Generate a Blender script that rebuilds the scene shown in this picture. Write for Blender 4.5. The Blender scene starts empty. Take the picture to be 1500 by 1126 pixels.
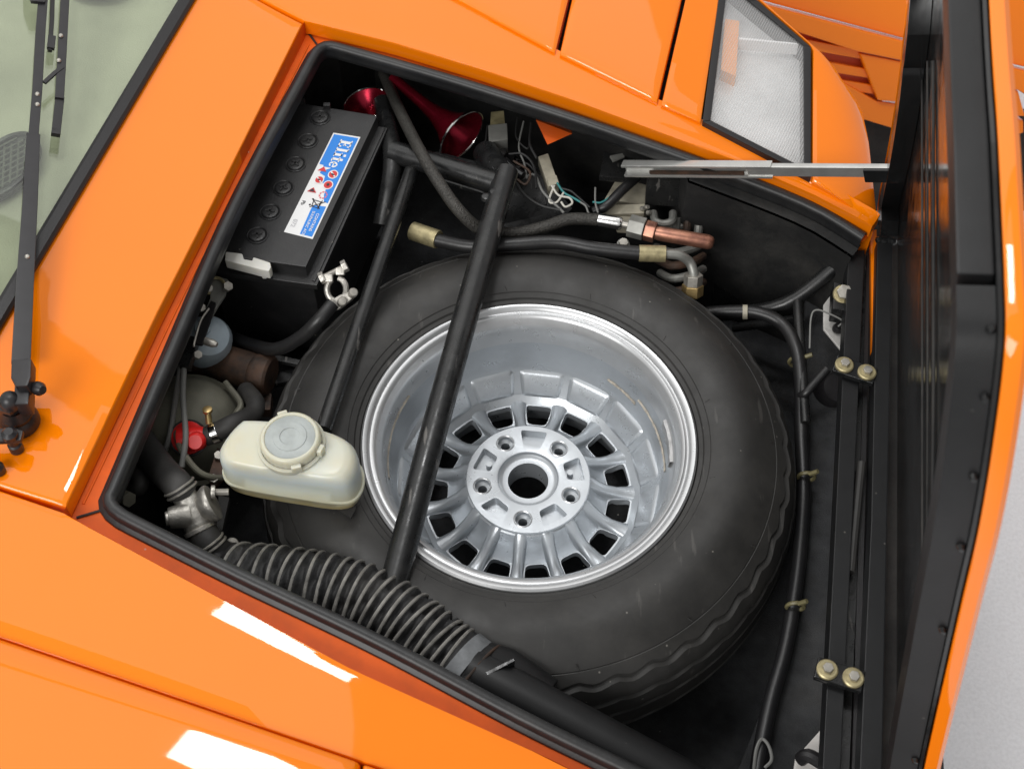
import bpy, bmesh, math, random
from mathutils import Vector as V, Matrix
random.seed(7)
R = math.radians
sc = bpy.context.scene
COL = sc.collection

# ------------------------------------------------------------------ camera
PH = R(34); FPX = 1887.0
RT = V((1, 0, 0)); UPV = V((0, math.cos(PH), math.sin(PH))); FW = V((0, math.sin(PH), -math.cos(PH)))
CAM = -(RT * (25 / FPX * 1.634) + UPV * (-92 / FPX * 1.634) + FW * 1.634)   # wheel centre is the world origin
cd = bpy.data.cameras.new('camera'); cam = bpy.data.objects.new('camera', cd); COL.objects.link(cam)
cam.location = CAM; cam.rotation_euler = (PH, 0, 0)
cd.sensor_width = 36; cd.lens = 36 * FPX / 1500; cd.clip_start = .02; cd.clip_end = 200
cd.dof.use_dof = True; cd.dof.focus_distance = 1.66; cd.dof.aperture_fstop = 10
sc.camera = cam

# ------------------------------------------------------------------ light: soft showroom light
w = bpy.data.worlds.new('World'); sc.world = w; w.use_nodes = True
bg = w.node_tree.nodes['Background']; bg.inputs[0].default_value = (1, .99, .975, 1); bg.inputs[1].default_value = .56
def area(name, loc, target, sx, sy, power, col=(1, 1, 1)):
    l = bpy.data.lights.new(name, 'AREA'); l.shape = 'RECTANGLE'; l.size = sx; l.size_y = sy; l.energy = power; l.color = col
    o = bpy.data.objects.new(name, l); COL.objects.link(o); o.location = loc
    o.rotation_euler = (V(target) - V(loc)).to_track_quat('-Z', 'Y').to_euler(); return o
area('ceiling_light', (-2.05, 1.10, 3.6), (-2.05, 1.1001, 0), 3.9, 1.5, 20, (1, .985, .96))
area('ceiling_light', (-1.3, 3.55, 3.6), (-1.3, 3.5501, 0), 5.2, 2.9, 44, (1, .985, .96))
area('fill_light', (-1.9, -2.6, 2.9), (0, 0, 0), 2.2, 1.6, 100, (1, .99, .97))  # added fill behind the viewpoint for directional light; no window known there
lp_ = area('lamp_strip', (-.27, .77, 2.6), (-.27, .7701, 0), .47, .34, 13, (1, 1, 1)); lp_.rotation_euler = (0, 0, R(-24))
sc.view_settings.view_transform = 'Standard'; sc.view_settings.look = 'None'
sc.view_settings.exposure = 0; sc.view_settings.gamma = 1; sc.view_settings.use_curve_mapping = False
sc.cycles.max_bounces = 8; sc.cycles.transparent_max_bounces = 12; sc.cycles.use_denoising = True

# ------------------------------------------------------------------ where a spot of the place lies
def ray(px, py): return RT * ((px - 750) / FPX) + UPV * ((563 - py) / FPX) + FW
def onplane(px, py, p0, n):
    d = ray(px, py); t = (V(p0) - CAM).dot(n) / d.dot(n); return CAM + d * t
def U(px, py, z): return onplane(px, py, (0, 0, z), V((0, 0, 1)))
AZ = R(-13); FWD = V((math.cos(AZ), math.sin(AZ), 0)); LAT = V((-math.sin(AZ), math.cos(AZ), 0))
NB = V((.08 * FWD.x, .08 * FWD.y, 1))
def B(px, py, dz=0): return onplane(px, py, (0, 0, .10 + dz), NB)       # sloping plane of the car's nose
def mpp(p): return (p - CAM).dot(FW) / FPX                              # metres per pixel there

# ------------------------------------------------------------------ materials
MATS = {}
def mat(name, col, rough=.5, metal=0, coat=0, var=.0, vscale=20, bump=0, bscale=200, dust=0, spec=.5, col2=None, rvar=0,
        specks=0, sss=0, coat_r=.03, scr=0):
    m = bpy.data.materials.new(name); m.use_nodes = True; nt = m.node_tree; p = nt.nodes['Principled BSDF']
    p.inputs['Base Color'].default_value = (*col, 1); p.inputs['Roughness'].default_value = rough
    p.inputs['Metallic'].default_value = metal; p.inputs['Coat Weight'].default_value = coat
    p.inputs['Coat Roughness'].default_value = coat_r; p.inputs['Specular IOR Level'].default_value = spec
    L = nt.links.new; N = nt.nodes.new
    tc = N('ShaderNodeTexCoord')
    def noise(s, det=4, rgh=.6):
        n = N('ShaderNodeTexNoise'); n.inputs['Scale'].default_value = s; n.inputs['Detail'].default_value = det
        n.inputs['Roughness'].default_value = rgh; L(tc.outputs['Object'], n.inputs['Vector']); return n
    def ramp(src, a, b):
        r = N('ShaderNodeMapRange'); r.inputs[1].default_value = a; r.inputs[2].default_value = b; L(src, r.inputs[0]); return r.outputs[0]
    cur = None
    if var or col2:
        n = noise(vscale); mx = N('ShaderNodeMix'); mx.data_type = 'RGBA'
        c2 = col2 or tuple(c * (1 - var) for c in col)
        c1 = col if col2 else tuple(min(1, c * (1 + var)) for c in col)
        mx.inputs[6].default_value = (*c1, 1); mx.inputs[7].default_value = (*c2, 1)
        L(ramp(n.outputs[0], .38, .66), mx.inputs[0]); cur = mx.outputs[2]
    def over(fac, c, cur):
        mx = N('ShaderNodeMix'); mx.data_type = 'RGBA'; mx.inputs[7].default_value = (*c, 1); L(fac, mx.inputs[0])
        if cur: L(cur, mx.inputs[6])
        else: mx.inputs[6].default_value = (*col, 1)
        return mx.outputs[2]
    def mul(s, k):
        q = N('ShaderNodeMath'); q.operation = 'MULTIPLY'; L(s, q.inputs[0])
        if isinstance(k, (int, float)): q.inputs[1].default_value = k
        else: L(k, q.inputs[1])
        return q.outputs[0]
    if dust:
        cur = over(mul(ramp(noise(9, 6, .7).outputs[0], .45, .75), dust), (.3, .28, .25), cur)
    if specks:
        vo = N('ShaderNodeTexVoronoi'); vo.inputs['Scale'].default_value = 60; L(tc.outputs['Object'], vo.inputs['Vector'])
        msk = mul(ramp(vo.outputs['Distance'], .10, .05), ramp(noise(25, 2).outputs[0], .56, .62))
        cur = over(mul(msk, specks), (.55, .52, .46), cur)
    if scr:
        mp = N('ShaderNodeMapping'); mp.inputs['Scale'].default_value = (90, 14, 40); mp.inputs['Rotation'].default_value = (.3, .2, .6)
        L(tc.outputs['Object'], mp.inputs[0]); n = N('ShaderNodeTexNoise'); n.inputs['Scale'].default_value = 1; n.inputs['Detail'].default_value = 5
        L(mp.outputs[0], n.inputs['Vector'])
        cur = over(mul(ramp(n.outputs[0], .66, .72), scr), (.32, .30, .28), cur)
    if cur: L(cur, p.inputs['Base Color'])
    if rvar:
        n = noise(vscale * 1.7 + 3); r = N('ShaderNodeMapRange'); r.inputs[1].default_value = .35; r.inputs[2].default_value = .7
        r.inputs[3].default_value = max(.02, rough - rvar); r.inputs[4].default_value = min(1, rough + rvar)
        L(n.outputs[0], r.inputs[0]); L(r.outputs[0], p.inputs['Roughness'])
    if bump:
        n = noise(bscale, 3); b = N('ShaderNodeBump'); b.inputs['Strength'].default_value = bump; b.inputs['Distance'].default_value = .002
        L(n.outputs[0], b.inputs['Height']); L(b.outputs[0], p.inputs['Normal'])
    if sss:
        p.inputs['Subsurface Weight'].default_value = sss; p.inputs['Subsurface Radius'].default_value = (.02, .016, .01); p.inputs['Subsurface Scale'].default_value = 1
    MATS[name] = m; return m
ORANGE = (.94, .218, .002)
mat('orange_paint', ORANGE, .5, coat=1, coat_r=.025, var=.015, vscale=3, spec=0)
mat('orange_gutter_shaded', (.72, .11, .006), .5, var=.10, vscale=18, dust=.03, specks=.9, spec=.25)  # body orange without clear coat, base colour darkened for the gutter's shade
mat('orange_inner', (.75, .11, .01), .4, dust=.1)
mat('rubber_seal', (.015, .0155, .0165), .42, bump=.12, bscale=120, var=.12, vscale=60, dust=.06)
mat('rubber_trim', (.012, .011, .012), .42, bump=.1, bscale=300)
mat('black_paint', (.012, .0125, .013), .33, var=.2, vscale=30, dust=.045, bump=.10, bscale=60, rvar=.14, scr=.35)
mat('black_gloss', (.010, .0105, .011), .16, var=.3, vscale=12, dust=.03, rvar=.08, bump=.03, bscale=25)
mat('black_dull', (.011, .011, .011), .75, var=.3, vscale=14, dust=.12, bump=.3, bscale=150)
mat('carpet', (.026, .027, .029), .9, var=.3, vscale=40, dust=.08, bump=.6, bscale=500, specks=.9)
mat('tyre_rubber', (.024, .0232, .022), .55, var=.16, vscale=8, dust=.07, scr=.12, bump=.10, bscale=90, specks=.35, rvar=.1)
mat('hose_rubber', (.012, .012, .013), .38, dust=.05, bump=.12, bscale=150)
mat('black_satin', (.0100, .0103, .011), .45, spec=.38, var=.15, vscale=30, bump=.05, bscale=300, specks=.2)
mat('hose_dusty', (.030, .029, .028), .6, dust=.10, bump=.2, bscale=150)
mat('silver_paint', (.52, .55, .58), .33, metal=.6, var=.05, vscale=14, dust=.07, bump=.06, bscale=260, rvar=.06)
mat('silver_bright', (.60, .61, .62), .30, metal=.7, var=.03, vscale=30, rvar=.03)
mat('satin_steel', (.62, .62, .60), .30, metal=.7, var=.08, vscale=40, dust=.05)
mat('sealant', (.42, .38, .32), .8, var=.3, vscale=120, bump=.5, bscale=200)
mat('chrome', (.75, .75, .74), .14, metal=1, var=.1, vscale=40)
mat('cast_alloy', (.50, .48, .44), .42, metal=.8, var=.22, vscale=50, bump=.4, bscale=140, dust=.15)
mat('zinc', (.42, .40, .36), .45, metal=.7, var=.25, vscale=60, dust=.2)
mat('zinc_yellow', (.42, .36, .20), .42, metal=.55, var=.25, vscale=70, dust=.15)
mat('brass', (.50, .36, .16), .4, metal=.8, var=.2, vscale=80)
mat('copper', (.50, .23, .15), .40, metal=.75, col2=(.26, .11, .08), vscale=60, dust=.15)
mat('rusty', (.10, .055, .035), .6, metal=.2, col2=(.035, .028, .024), vscale=40, bump=.3, bscale=120)
mat('lead', (.42, .42, .42), .5, metal=.6, var=.2, vscale=60, bump=.2, bscale=160)
mat('battery_plastic', (.017, .017, .018), .36, dust=.06, bump=.22, bscale=420, specks=.4, var=.15, vscale=30)
mat('white_plastic', (.66, .65, .60), .38, sss=.15, var=.06, vscale=40)
mat('beige_plastic', (.38, .35, .27), .5, var=.2, vscale=40, dust=.25)
mat('grey_metal', (.28, .28, .26), .45, metal=.5, var=.2, vscale=30, dust=.15)
mat('pale_blue', (.42, .50, .56), .35, var=.12, vscale=20)
mat('olive_metal', (.17, .165, .125), .55, metal=.3, var=.25, vscale=15, dust=.25)
mat('red_plastic', (.78, .02, .018), .35, var=.1, vscale=30)
mat('red_anodised', (.28, .009, .026), .27, metal=.8, var=.15, vscale=20)
mat('cap_plastic', (.38, .41, .40), .42, var=.10, vscale=50, sss=.1)
mat('label_white', (.80, .80, .80), .35); mat('label_blue', (.012, .22, .72), .35); mat('label_red', (.62, .03, .03), .35)
mat('label_black', (.02, .02, .03), .4); mat('label_grey', (.48, .48, .50), .4); mat('label_pink', (.75, .16, .18), .4)
mat('dash_fabric', (.40, .395, .315), .9, var=.20, vscale=3.5, bump=.35, bscale=500)  # broad tone variation stands in for reflections in the windscreen
mat('grille_black', (.02, .02, .02), .5); mat('grille_wire', (.10, .105, .09), .5)
mat('wiper_black', (.016, .015, .017), .38, var=.15, vscale=60)
mat('braid', (.040, .038, .034), .42, metal=.2, var=.6, vscale=420, bump=1, bscale=420, dust=.12)
mat('duct_fabric', (.012, .012, .013), .62, var=.3, vscale=30, dust=.16, bump=.9, bscale=70)
mat('duct_wire', (.27, .26, .24), .5, metal=.4, var=.35, vscale=50, dust=.2)
mat('tape', (.20, .21, .22), .45, metal=.2, var=.2, vscale=60)
mat('concrete', (.90, .91, .94), .75, var=.05, vscale=160, bump=.5, bscale=220, dust=.06)
mat('reflector', (.78, .79, .79), .35, metal=.3, var=.12, vscale=14)
mat('amber', (.88, .36, .10), .4)
mat('tie_plastic', (.16, .14, .07), .45, var=.2, vscale=50)
mat('wire_grey', (.20, .20, .19), .5); mat('wire_white', (.6, .58, .52), .5); mat('wire_teal', (.04, .22, .22), .5); mat('wire_dark', (.02, .02, .02), .5)
mat('sheet_metal', (.50, .49, .47), .4, metal=.25, var=.15, vscale=40, dust=.2)
mat('card', (.70, .67, .64), .7, var=.08, vscale=40)
def ripple(m, amp, s_):
    nt = m.node_tree; p = nt.nodes['Principled BSDF']; n = nt.nodes.new('ShaderNodeTexNoise'); n.inputs['Scale'].default_value = s_; n.inputs['Detail'].default_value = 3
    tc = nt.nodes.new('ShaderNodeTexCoord'); b = nt.nodes.new('ShaderNodeBump'); b.inputs['Strength'].default_value = amp; b.inputs['Distance'].default_value = .002
    nt.links.new(tc.outputs['Object'], n.inputs['Vector']); nt.links.new(n.outputs[0], b.inputs['Height']); nt.links.new(b.outputs[0], p.inputs['Coat Normal'])
ripple(MATS['orange_paint'], .05, 11)
# reservoir: translucent, yellowed low down where the fluid has stained it
def mk_res():
    m = mat('reservoir_plastic', (.66, .68, .62), .30, sss=.55, var=.03, vscale=20); nt = m.node_tree; p = nt.nodes['Principled BSDF']
    N = nt.nodes.new; L = nt.links.new
    tc = N('ShaderNodeTexCoord'); sx = N('ShaderNodeSeparateXYZ'); L(tc.outputs['Object'], sx.inputs[0])
    ns = N('ShaderNodeTexNoise'); ns.inputs['Scale'].default_value = 22; L(tc.outputs['Object'], ns.inputs['Vector'])
    ma = N('ShaderNodeMath'); ma.operation = 'MULTIPLY_ADD'; ma.inputs[1].default_value = .03; L(ns.outputs[0], ma.inputs[0]); L(sx.outputs[2], ma.inputs[2])
    cr = N('ShaderNodeValToRGB'); mr = N('ShaderNodeMapRange'); mr.inputs[1].default_value = .01; mr.inputs[2].default_value = .115
    L(ma.outputs[0], mr.inputs[0]); L(mr.outputs[0], cr.inputs[0])
    e = cr.color_ramp.elements; e[0].position = 0; e[0].color = (.30, .21, .10, 1); e[1].position = 1; e[1].color = (.62, .60, .47, 1)
    for pos, c in ((.30, (.48, .40, .20, 1)), (.42, (.60, .57, .40, 1)), (.62, (.62, .65, .56, 1)), (.8, (.60, .66, .65, 1))):
        q = e.new(pos); q.color = c
    L(cr.outputs[0], p.inputs['Base Color'])
mk_res()
def mk_glass(name, tint, ribs=0, gl=.0, rough=.0, ang=0.):
    m = bpy.data.materials.new(name); m.use_nodes = True; nt = m.node_tree; nt.nodes.remove(nt.nodes['Principled BSDF'])
    N = nt.nodes.new; L = nt.links.new
    t = N('ShaderNodeBsdfTransparent'); t.inputs[0].default_value = (*tint, 1)
    g = N('ShaderNodeBsdfGlossy'); g.inputs['Roughness'].default_value = rough
    f = N('ShaderNodeLayerWeight'); f.inputs[0].default_value = .5
    pw = N('ShaderNodeMath'); pw.operation = 'POWER'; pw.inputs[1].default_value = 4; L(f.outputs['Facing'], pw.inputs[0])
    mx = N('ShaderNodeMixShader'); ad = N('ShaderNodeMath'); ad.operation = 'MULTIPLY_ADD'; ad.inputs[1].default_value = .9; ad.inputs[2].default_value = .03 + gl
    L(pw.outputs[0], ad.inputs[0]); L(ad.outputs[0], mx.inputs[0]); L(t.outputs[0], mx.inputs[1]); L(g.outputs[0], mx.inputs[2])
    if ribs:
        d = N('ShaderNodeBsdfDiffuse'); d.inputs[0].default_value = (.9, .9, .9, 1)
        tc = N('ShaderNodeTexCoord'); mp = N('ShaderNodeMapping'); mp.inputs['Rotation'].default_value = (0, 0, ang)
        wv = N('ShaderNodeTexWave'); wv.inputs['Scale'].default_value = ribs
        L(tc.outputs['Object'], mp.inputs[0]); L(mp.outputs[0], wv.inputs['Vector'])
        b = N('ShaderNodeBump'); b.inputs['Strength'].default_value = .3; b.inputs['Distance'].default_value = .001
        L(wv.outputs['Fac'], b.inputs['Height']); L(b.outputs[0], g.inputs['Normal']); L(b.outputs[0], d.inputs['Normal'])
        m2 = N('ShaderNodeMixShader'); mr = N('ShaderNodeMapRange'); mr.inputs[3].default_value = .06; mr.inputs[4].default_value = .24
        L(wv.outputs['Fac'], mr.inputs[0]); L(mr.outputs[0], m2.inputs[0])
        L(mx.outputs[0], m2.inputs[1]); L(d.outputs[0], m2.inputs[2]); mx = m2
    L(mx.outputs[0], nt.nodes['Material Output'].inputs[0]); MATS[name] = m
mk_glass('windscreen_glass', (.92, .95, .90), gl=.03)
mk_glass('lens_glass', (.985, .985, .985), ribs=85, gl=.02, rough=.06, ang=R(25))

# ------------------------------------------------------------------ mesh helpers
class G:
    def __init__(s): s.v = []; s.f = []
    def add(s, vs, fs):
        o = len(s.v); s.v += [V(p) for p in vs]; s.f += [tuple(i + o for i in f) for f in fs]; return s
    def grid(s, rows, closed_u=False, closed_v=False):
        n = len(rows); m = len(rows[0]); vs = [p for r in rows for p in r]; fs = []
        for i in range(n if closed_u else n - 1):
            for j in range(m if closed_v else m - 1):
                a, b = i, (i + 1) % n; c, d = j, (j + 1) % m
                fs.append((a * m + c, a * m + d, b * m + d, b * m + c))
        return s.add(vs, fs)
    def tube(s, pts, r, seg=12, caps=True, closed=False, flat=1.0, up=None):
        pts = [V(p) for p in pts]; n = len(pts); rr = r if isinstance(r, (list, tuple)) else [r] * n
        tan = []
        for i in range(n):
            a = pts[(i - 1) % n] if (closed or i > 0) else pts[i]; b = pts[(i + 1) % n] if (closed or i < n - 1) else pts[i]
            tan.append((b - a).normalized())
        u = V(up) if up else V((0, 0, 1))
        if abs(u.dot(tan[0])) > .95: u = V((1, 0, 0))
        u = (u - tan[0] * u.dot(tan[0])).normalized(); rows = []
        for i in range(n):
            u = (u - tan[i] * u.dot(tan[i])).normalized(); v = tan[i].cross(u)
            rows.append([pts[i] + (u * math.cos(q) * flat + v * math.sin(q)) * rr[i] for q in [2 * math.pi * k / seg for k in range(seg)]])
        o = len(s.v); s.grid(rows, closed_u=closed, closed_v=True)
        if caps and not closed:
            s.f.append(tuple(o + k for k in range(seg))[::-1]); e = o + (n - 1) * seg; s.f.append(tuple(e + k for k in range(seg)))
        return s
    def lathe(s, prof, org=(0, 0, 0), axis=(0, 0, 1), seg=48, closed=False, ref=None):
        a = V(axis).normalized(); u = V(ref) if ref else (V((1, 0, 0)) if abs(a.x) < .9 else V((0, 1, 0)))
        u = (u - a * u.dot(a)).normalized(); w_ = a.cross(u); org = V(org)
        rows = [[org + a * z + (u * math.cos(q) + w_ * math.sin(q)) * r for (r, z) in prof] for q in [2 * math.pi * k / seg for k in range(seg)]]
        return s.grid(rows, closed_u=True, closed_v=closed)
    def prism(s, poly, d):
        n = len(poly); d = V(d); vs = [V(p) for p in poly] + [V(p) + d for p in poly]
        fs = [tuple(range(n)), tuple(range(n, 2 * n))[::-1]] + [(i, i + n, (i + 1) % n + n, (i + 1) % n) for i in range(n)]
        return s.add(vs, fs)
    def box(s, c, sx, sy, sz, ax=None):
        ax = ax or (V((1, 0, 0)), V((0, 1, 0)), V((0, 0, 1))); c = V(c)
        q = [c + ax[0] * (a * sx / 2) + ax[1] * (b * sy / 2) - ax[2] * (sz / 2) for a, b in ((-1, -1), (1, -1), (1, 1), (-1, 1))]
        return s.prism(q[::-1], ax[2] * sz)
    def hexa(s, c, axis, r, h):
        a = V(axis).normalized(); u = a.orthogonal().normalized(); w_ = a.cross(u); c = V(c)
        poly = [c + (u * math.cos(k * math.pi / 3) + w_ * math.sin(k * math.pi / 3)) * r for k in range(6)]
        return s.prism(poly[::-1], a * h)
def crom(pts, n=8, closed=False):
    pts = [V(p) for p in pts]; m = len(pts); out = []
    for i in range(m if closed else m - 1):
        p1, p2 = pts[i], pts[(i + 1) % m]
        p0 = pts[i - 1] if (closed or i) else p1 * 2 - p2
        p3 = pts[(i + 2) % m] if (closed or i < m - 2) else p2 * 2 - p1
        for k in range(n):
            t = k / n
            out.append(.5 * ((2 * p1) + (p2 - p0) * t + (2 * p0 - 5 * p1 + 4 * p2 - p3) * t * t + (3 * p1 - p0 - 3 * p2 + p3) * t ** 3))
    if not closed: out.append(pts[-1])
    return out
def resample(pts, n):
    pts = [V(p) for p in pts]; d = [0]
    for a, b in zip(pts, pts[1:]): d.append(d[-1] + (b - a).length)
    out = []; j = 0
    for i in range(n):
        t = d[-1] * i / (n - 1)
        while j < len(d) - 2 and d[j + 1] < t: j += 1
        out.append(pts[j].lerp(pts[j + 1], (t - d[j]) / max(1e-9, d[j + 1] - d[j])))
    return out
def mesh_of(g, name, bevel=0, bseg=2, angle=35, smooth=True, weld=1e-6):
    bm = bmesh.new(); vs = [bm.verts.new(p) for p in g.v]
    for f in g.f:
        try: bm.faces.new([vs[i] for i in f])
        except ValueError: pass
    bmesh.ops.remove_doubles(bm, verts=bm.verts[:], dist=weld)
    bmesh.ops.recalc_face_normals(bm, faces=bm.faces[:])
    if bevel:
        es = [e for e in bm.edges if len(e.link_faces) == 2 and e.calc_face_angle(0) > R(28)]
        bmesh.ops.bevel(bm, geom=es, offset=bevel, segments=bseg, affect='EDGES', profile=.6, clamp_overlap=True)
    me = bpy.data.meshes.new(name); bm.to_mesh(me); bm.free()
    if smooth:
        me.polygons.foreach_set('use_smooth', [True] * len(me.polygons)); me.set_sharp_from_angle(angle=R(angle))
    return me
def link(name, me, material=None, parent=None):
    o = bpy.data.objects.new(name, me); COL.objects.link(o)
    if material and not me.materials: me.materials.append(MATS[material])
    if parent:
        o.parent = parent; o.matrix_parent_inverse = PINV[parent.name]
    PINV[o.name] = (PINV[parent.name] if parent else Matrix.Identity(4))
    if parent and o.type == 'MESH': PINV[o.name] = Matrix.Identity(4)
    return o
PINV = {}
def part(name, g, material, parent=None, bevel=0, bseg=2, angle=35, smooth=True):
    me = g if isinstance(g, bpy.types.Mesh) else mesh_of(g, name, bevel, bseg, angle, smooth)
    o = link(name, me, material, parent)
    if bevel: md = o.modifiers.new('normals', 'WEIGHTED_NORMAL'); md.keep_sharp = True; md.weight = 80
    return o
def thing(name, label, cat, loc=(0, 0, 0), group=None):
    o = bpy.data.objects.new(name, None); COL.objects.link(o); o.location = loc; o.empty_display_size = .02
    PINV[o.name] = Matrix.Translation(-V(loc)); return tag(o, label, cat, group)
def sub(name, parent):            # an Empty that holds the sub-parts of a part
    o = bpy.data.objects.new(name, None); COL.objects.link(o); o.parent = parent; o.matrix_parent_inverse = PINV[parent.name]
    o.empty_display_size = .02; PINV[o.name] = Matrix.Identity(4); return o
def tag(o, label, cat, group=None):
    o['label'] = label; o['category'] = cat
    if group: o['group'] = group
    return o
def struct(o, kind='structure'): o['kind'] = kind; return o
def carve(me, cut):               # subtract closed solids from a closed mesh
    a = bpy.data.objects.new('a', me); b = bpy.data.objects.new('b', cut); COL.objects.link(a); COL.objects.link(b)
    md = a.modifiers.new('cut', 'BOOLEAN'); md.operation = 'DIFFERENCE'; md.solver = 'EXACT'; md.object = b
    dg = bpy.context.evaluated_depsgraph_get(); r = bpy.data.meshes.new_from_object(a.evaluated_get(dg))
    bpy.data.objects.remove(a); bpy.data.objects.remove(b); r.materials.clear(); return r
def pxl(pts, z): return [U(x, y, z) for x, y in pts]
def coons(sides, place, nu=24, nv=12, crown=None, edge=.012, drop=.0025, skirt=.02, round4=(1, 1, 1, 1)):
    """sides: bottom, right, top, left polylines in the photograph's frame, laid on the body plane by place()"""
    bo, ri, to, le = [[V((x, y, 0)) for x, y in s_] for s_ in sides]
    def ev(n):
        L_ = [0, edge * .35, edge]; return L_ + [edge + (1 - 2 * edge) * k / n for k in range(1, n)] + [1 - edge, 1 - edge * .35, 1]
    us, vs = ev(nu), ev(nv); M = 200
    S = [resample(s_, M + 1) for s_ in (bo, ri, to, le)]
    def at(s_, t): q = t * M; i = min(M - 1, int(q)); return s_[i].lerp(s_[i + 1], q - i)
    c00, c10, c11, c01 = S[0][0], S[0][-1], S[2][-1], S[2][0]
    rows = []
    for j, v in enumerate(vs):
        row = []
        for i, u in enumerate(us):
            p = at(S[0], u) * (1 - v) + at(S[2], u) * v + at(S[3], v) * (1 - u) + at(S[1], v) * u \
                - (c00 * (1 - u) * (1 - v) + c10 * u * (1 - v) + c01 * (1 - u) * v + c11 * u * v)
            z = crown(u, v) if crown else 0
            for k, (idx, last) in enumerate(((j, 0), (i, len(us) - 1), (j, len(vs) - 1), (i, 0))):
                dd = abs(idx - last)
                if dd == 0 and round4[k]: z -= drop
                elif dd == 1 and round4[k]: z -= drop * .3
            q = place(p.x, p.y); q.z += z; row.append(q)
        rows.append(row)
    g = G(); g.grid(rows)
    ring = rows[0] + [r[-1] for r in rows[1:]] + rows[-1][::-1][1:] + [r[0] for r in rows[::-1][1:-1]]
    g.grid([ring, [p - V((0, 0, skirt)) for p in ring]], closed_v=True)
    return g

# ================================================================== SETTING
g = G().grid([[V((x, y, -.80)) for x in (-12, 12)] for y in (-12, 14)]); struct(part('showroom_floor', g, 'concrete'))

# ================================================================== THE CAR
car = thing('sports_car', 'orange sports car with its front lid raised, filling most of the picture', 'car', (0, 0, -.80))
# ---- painted panels round the boot
NEAR = [(93, 750), (110, 761), (314, 871), (518, 981), (780, 1099), (836, 1127), (1000, 1207), (1180, 1290)]
REAR = [(93, 747), (228, 463), (340, 243), (446, 33)]
FAR = [(446, 31), (573, 62), (700, 100), (840, 147), (1072, 233), (1190, 284), (1278, 330)]
cowl = coons(([(96, 741), (229, 461), (340, 241), (443, 34)], [(443, 34), (375, 0), (306, -36)],
              [(-75, 612), (0, 487), (150, 236), (291, 0), (306, -36)], [(96, 741), (0, 712), (-75, 687), (-75, 612)]),
             B, 30, 14, crown=lambda u, v: .012 * v * v, edge=.008)
part('cowl_panel', cowl, 'orange_paint', car)
nearp = coons((NEAR, [(1180, 1290), (1120, 1330)], [(-75, 908), (0, 934), (150, 985), (300, 1036), (526, 1114), (700, 1175), (900, 1245), (1120, 1330)],
               [(93, 750), (0, 718), (-75, 693), (-75, 908)]), B, 36, 10, crown=lambda u, v: .0006 * math.sin(math.pi * v), edge=.01)
part('fender_panel', nearp, 'orange_paint', car)
CRE = [(-75, 908), (0, 934), (150, 985), (300, 1036), (526, 1114)]
n2 = coons((CRE, [(526, 1114), (524, 1200), (520, 1520)], [(-75, 1520), (520, 1520)], [(-75, 908), (-75, 1520)]),
           lambda x, y: B(x, y, .009), 30, 14, crown=lambda u, v: -.032 * v * v + .040 * v, edge=.014, drop=.006)
part('lamp_cover', n2, 'orange_paint', car)
n3 = coons(([(531, 1116), (700, 1175), (900, 1245), (1120, 1330)], [(1120, 1330), (1100, 1520)], [(525, 1520), (1100, 1520)], [(531, 1116), (529, 1200), (525, 1520)]),
           lambda x, y: B(x, y, .009), 20, 10, crown=lambda u, v: -.032 * v * v + .040 * v, edge=.014, drop=.006)
part('lamp_cover', n3, 'orange_paint', car)
OUT = [(340, -62), (620, -25), (668, 0), (815, 78), (964, 151), (1029, 181), (1190, 262), (1288, 318)]
farp = coons((FAR, [(1278, 330), (1288, 318)], OUT, [(446, 31), (375, -4), (340, -62)]), B, 40, 10,
             crown=lambda u, v: .008 * v * v, edge=.01)
part('fender_panel', farp, 'orange_paint', car)
def Bf(x, y): return B(x, y, .013)
cr = lambda u, v: .010 * v - .012 * v * v
part('lamp_cover', coons(([(560, -58), (620, -26), (671, 0), (813, 76)], [(813, 76), (832, 0), (858, -110)], [(560, -110), (858, -110)], [(560, -58), (560, -110)]), Bf, 20, 10, crown=cr, edge=.02), 'orange_paint', car)
part('lamp_cover', coons(([(820, 79), (963, 149)], [(963, 149), (998, 0), (1020, -110)], [(863, -110), (1020, -110)], [(820, 79), (838, 0), (863, -110)]), Bf, 16, 14, crown=cr, edge=.02), 'orange_paint', car)
part('fender_panel', coons(([(969, 152), (1027, 178)], [(1027, 178), (1053, 0), (1060, -110)], [(1026, -110), (1060, -110)], [(969, 152), (1004, 0), (1026, -110)]), Bf, 8, 14, crown=cr, edge=.03), 'orange_paint', car)
nose = coons(([(1190, 264), (1287, 317)], [(1287, 317), (1293, 300), (1280, 184), (1269, 136), (1240, 103), (1184, 53), (1128, 0), (1060, -64)],
              [(1030, -70), (1060, -64)], [(1190, 264), (1191, 69), (1112, 0), (1030, -70)]), lambda x, y: B(x, y, .012), 12, 30,
             crown=lambda u, v: -.03 * u ** 3, edge=.02, skirt=.2)
part('nose_panel', nose, 'orange_paint', car)
# dark closing plate under the seams
g = G().prism([B(x, y, -.03) for x, y in [(-140, 1560), (1120, 1560), (1120, 1340), (90, 800)]], (0, 0, -.01))
part('closing_plate', g, 'black_dull', car)
g = G().prism([B(x, y, -.03) for x, y in [(430, 10), (1000, 165), (1150, 150), (1080, -120), (300, -120)]], (0, 0, -.01))
part('closing_plate', g, 'black_dull', car)
g = G().prism([B(x, y, -.03) for x, y in [(-140, 760), (60, 760), (400, 40), (430, 0), (300, -60), (-60, 500)]], (0, 0, -.01))
part('closing_plate', g, 'black_dull', car)
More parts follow.
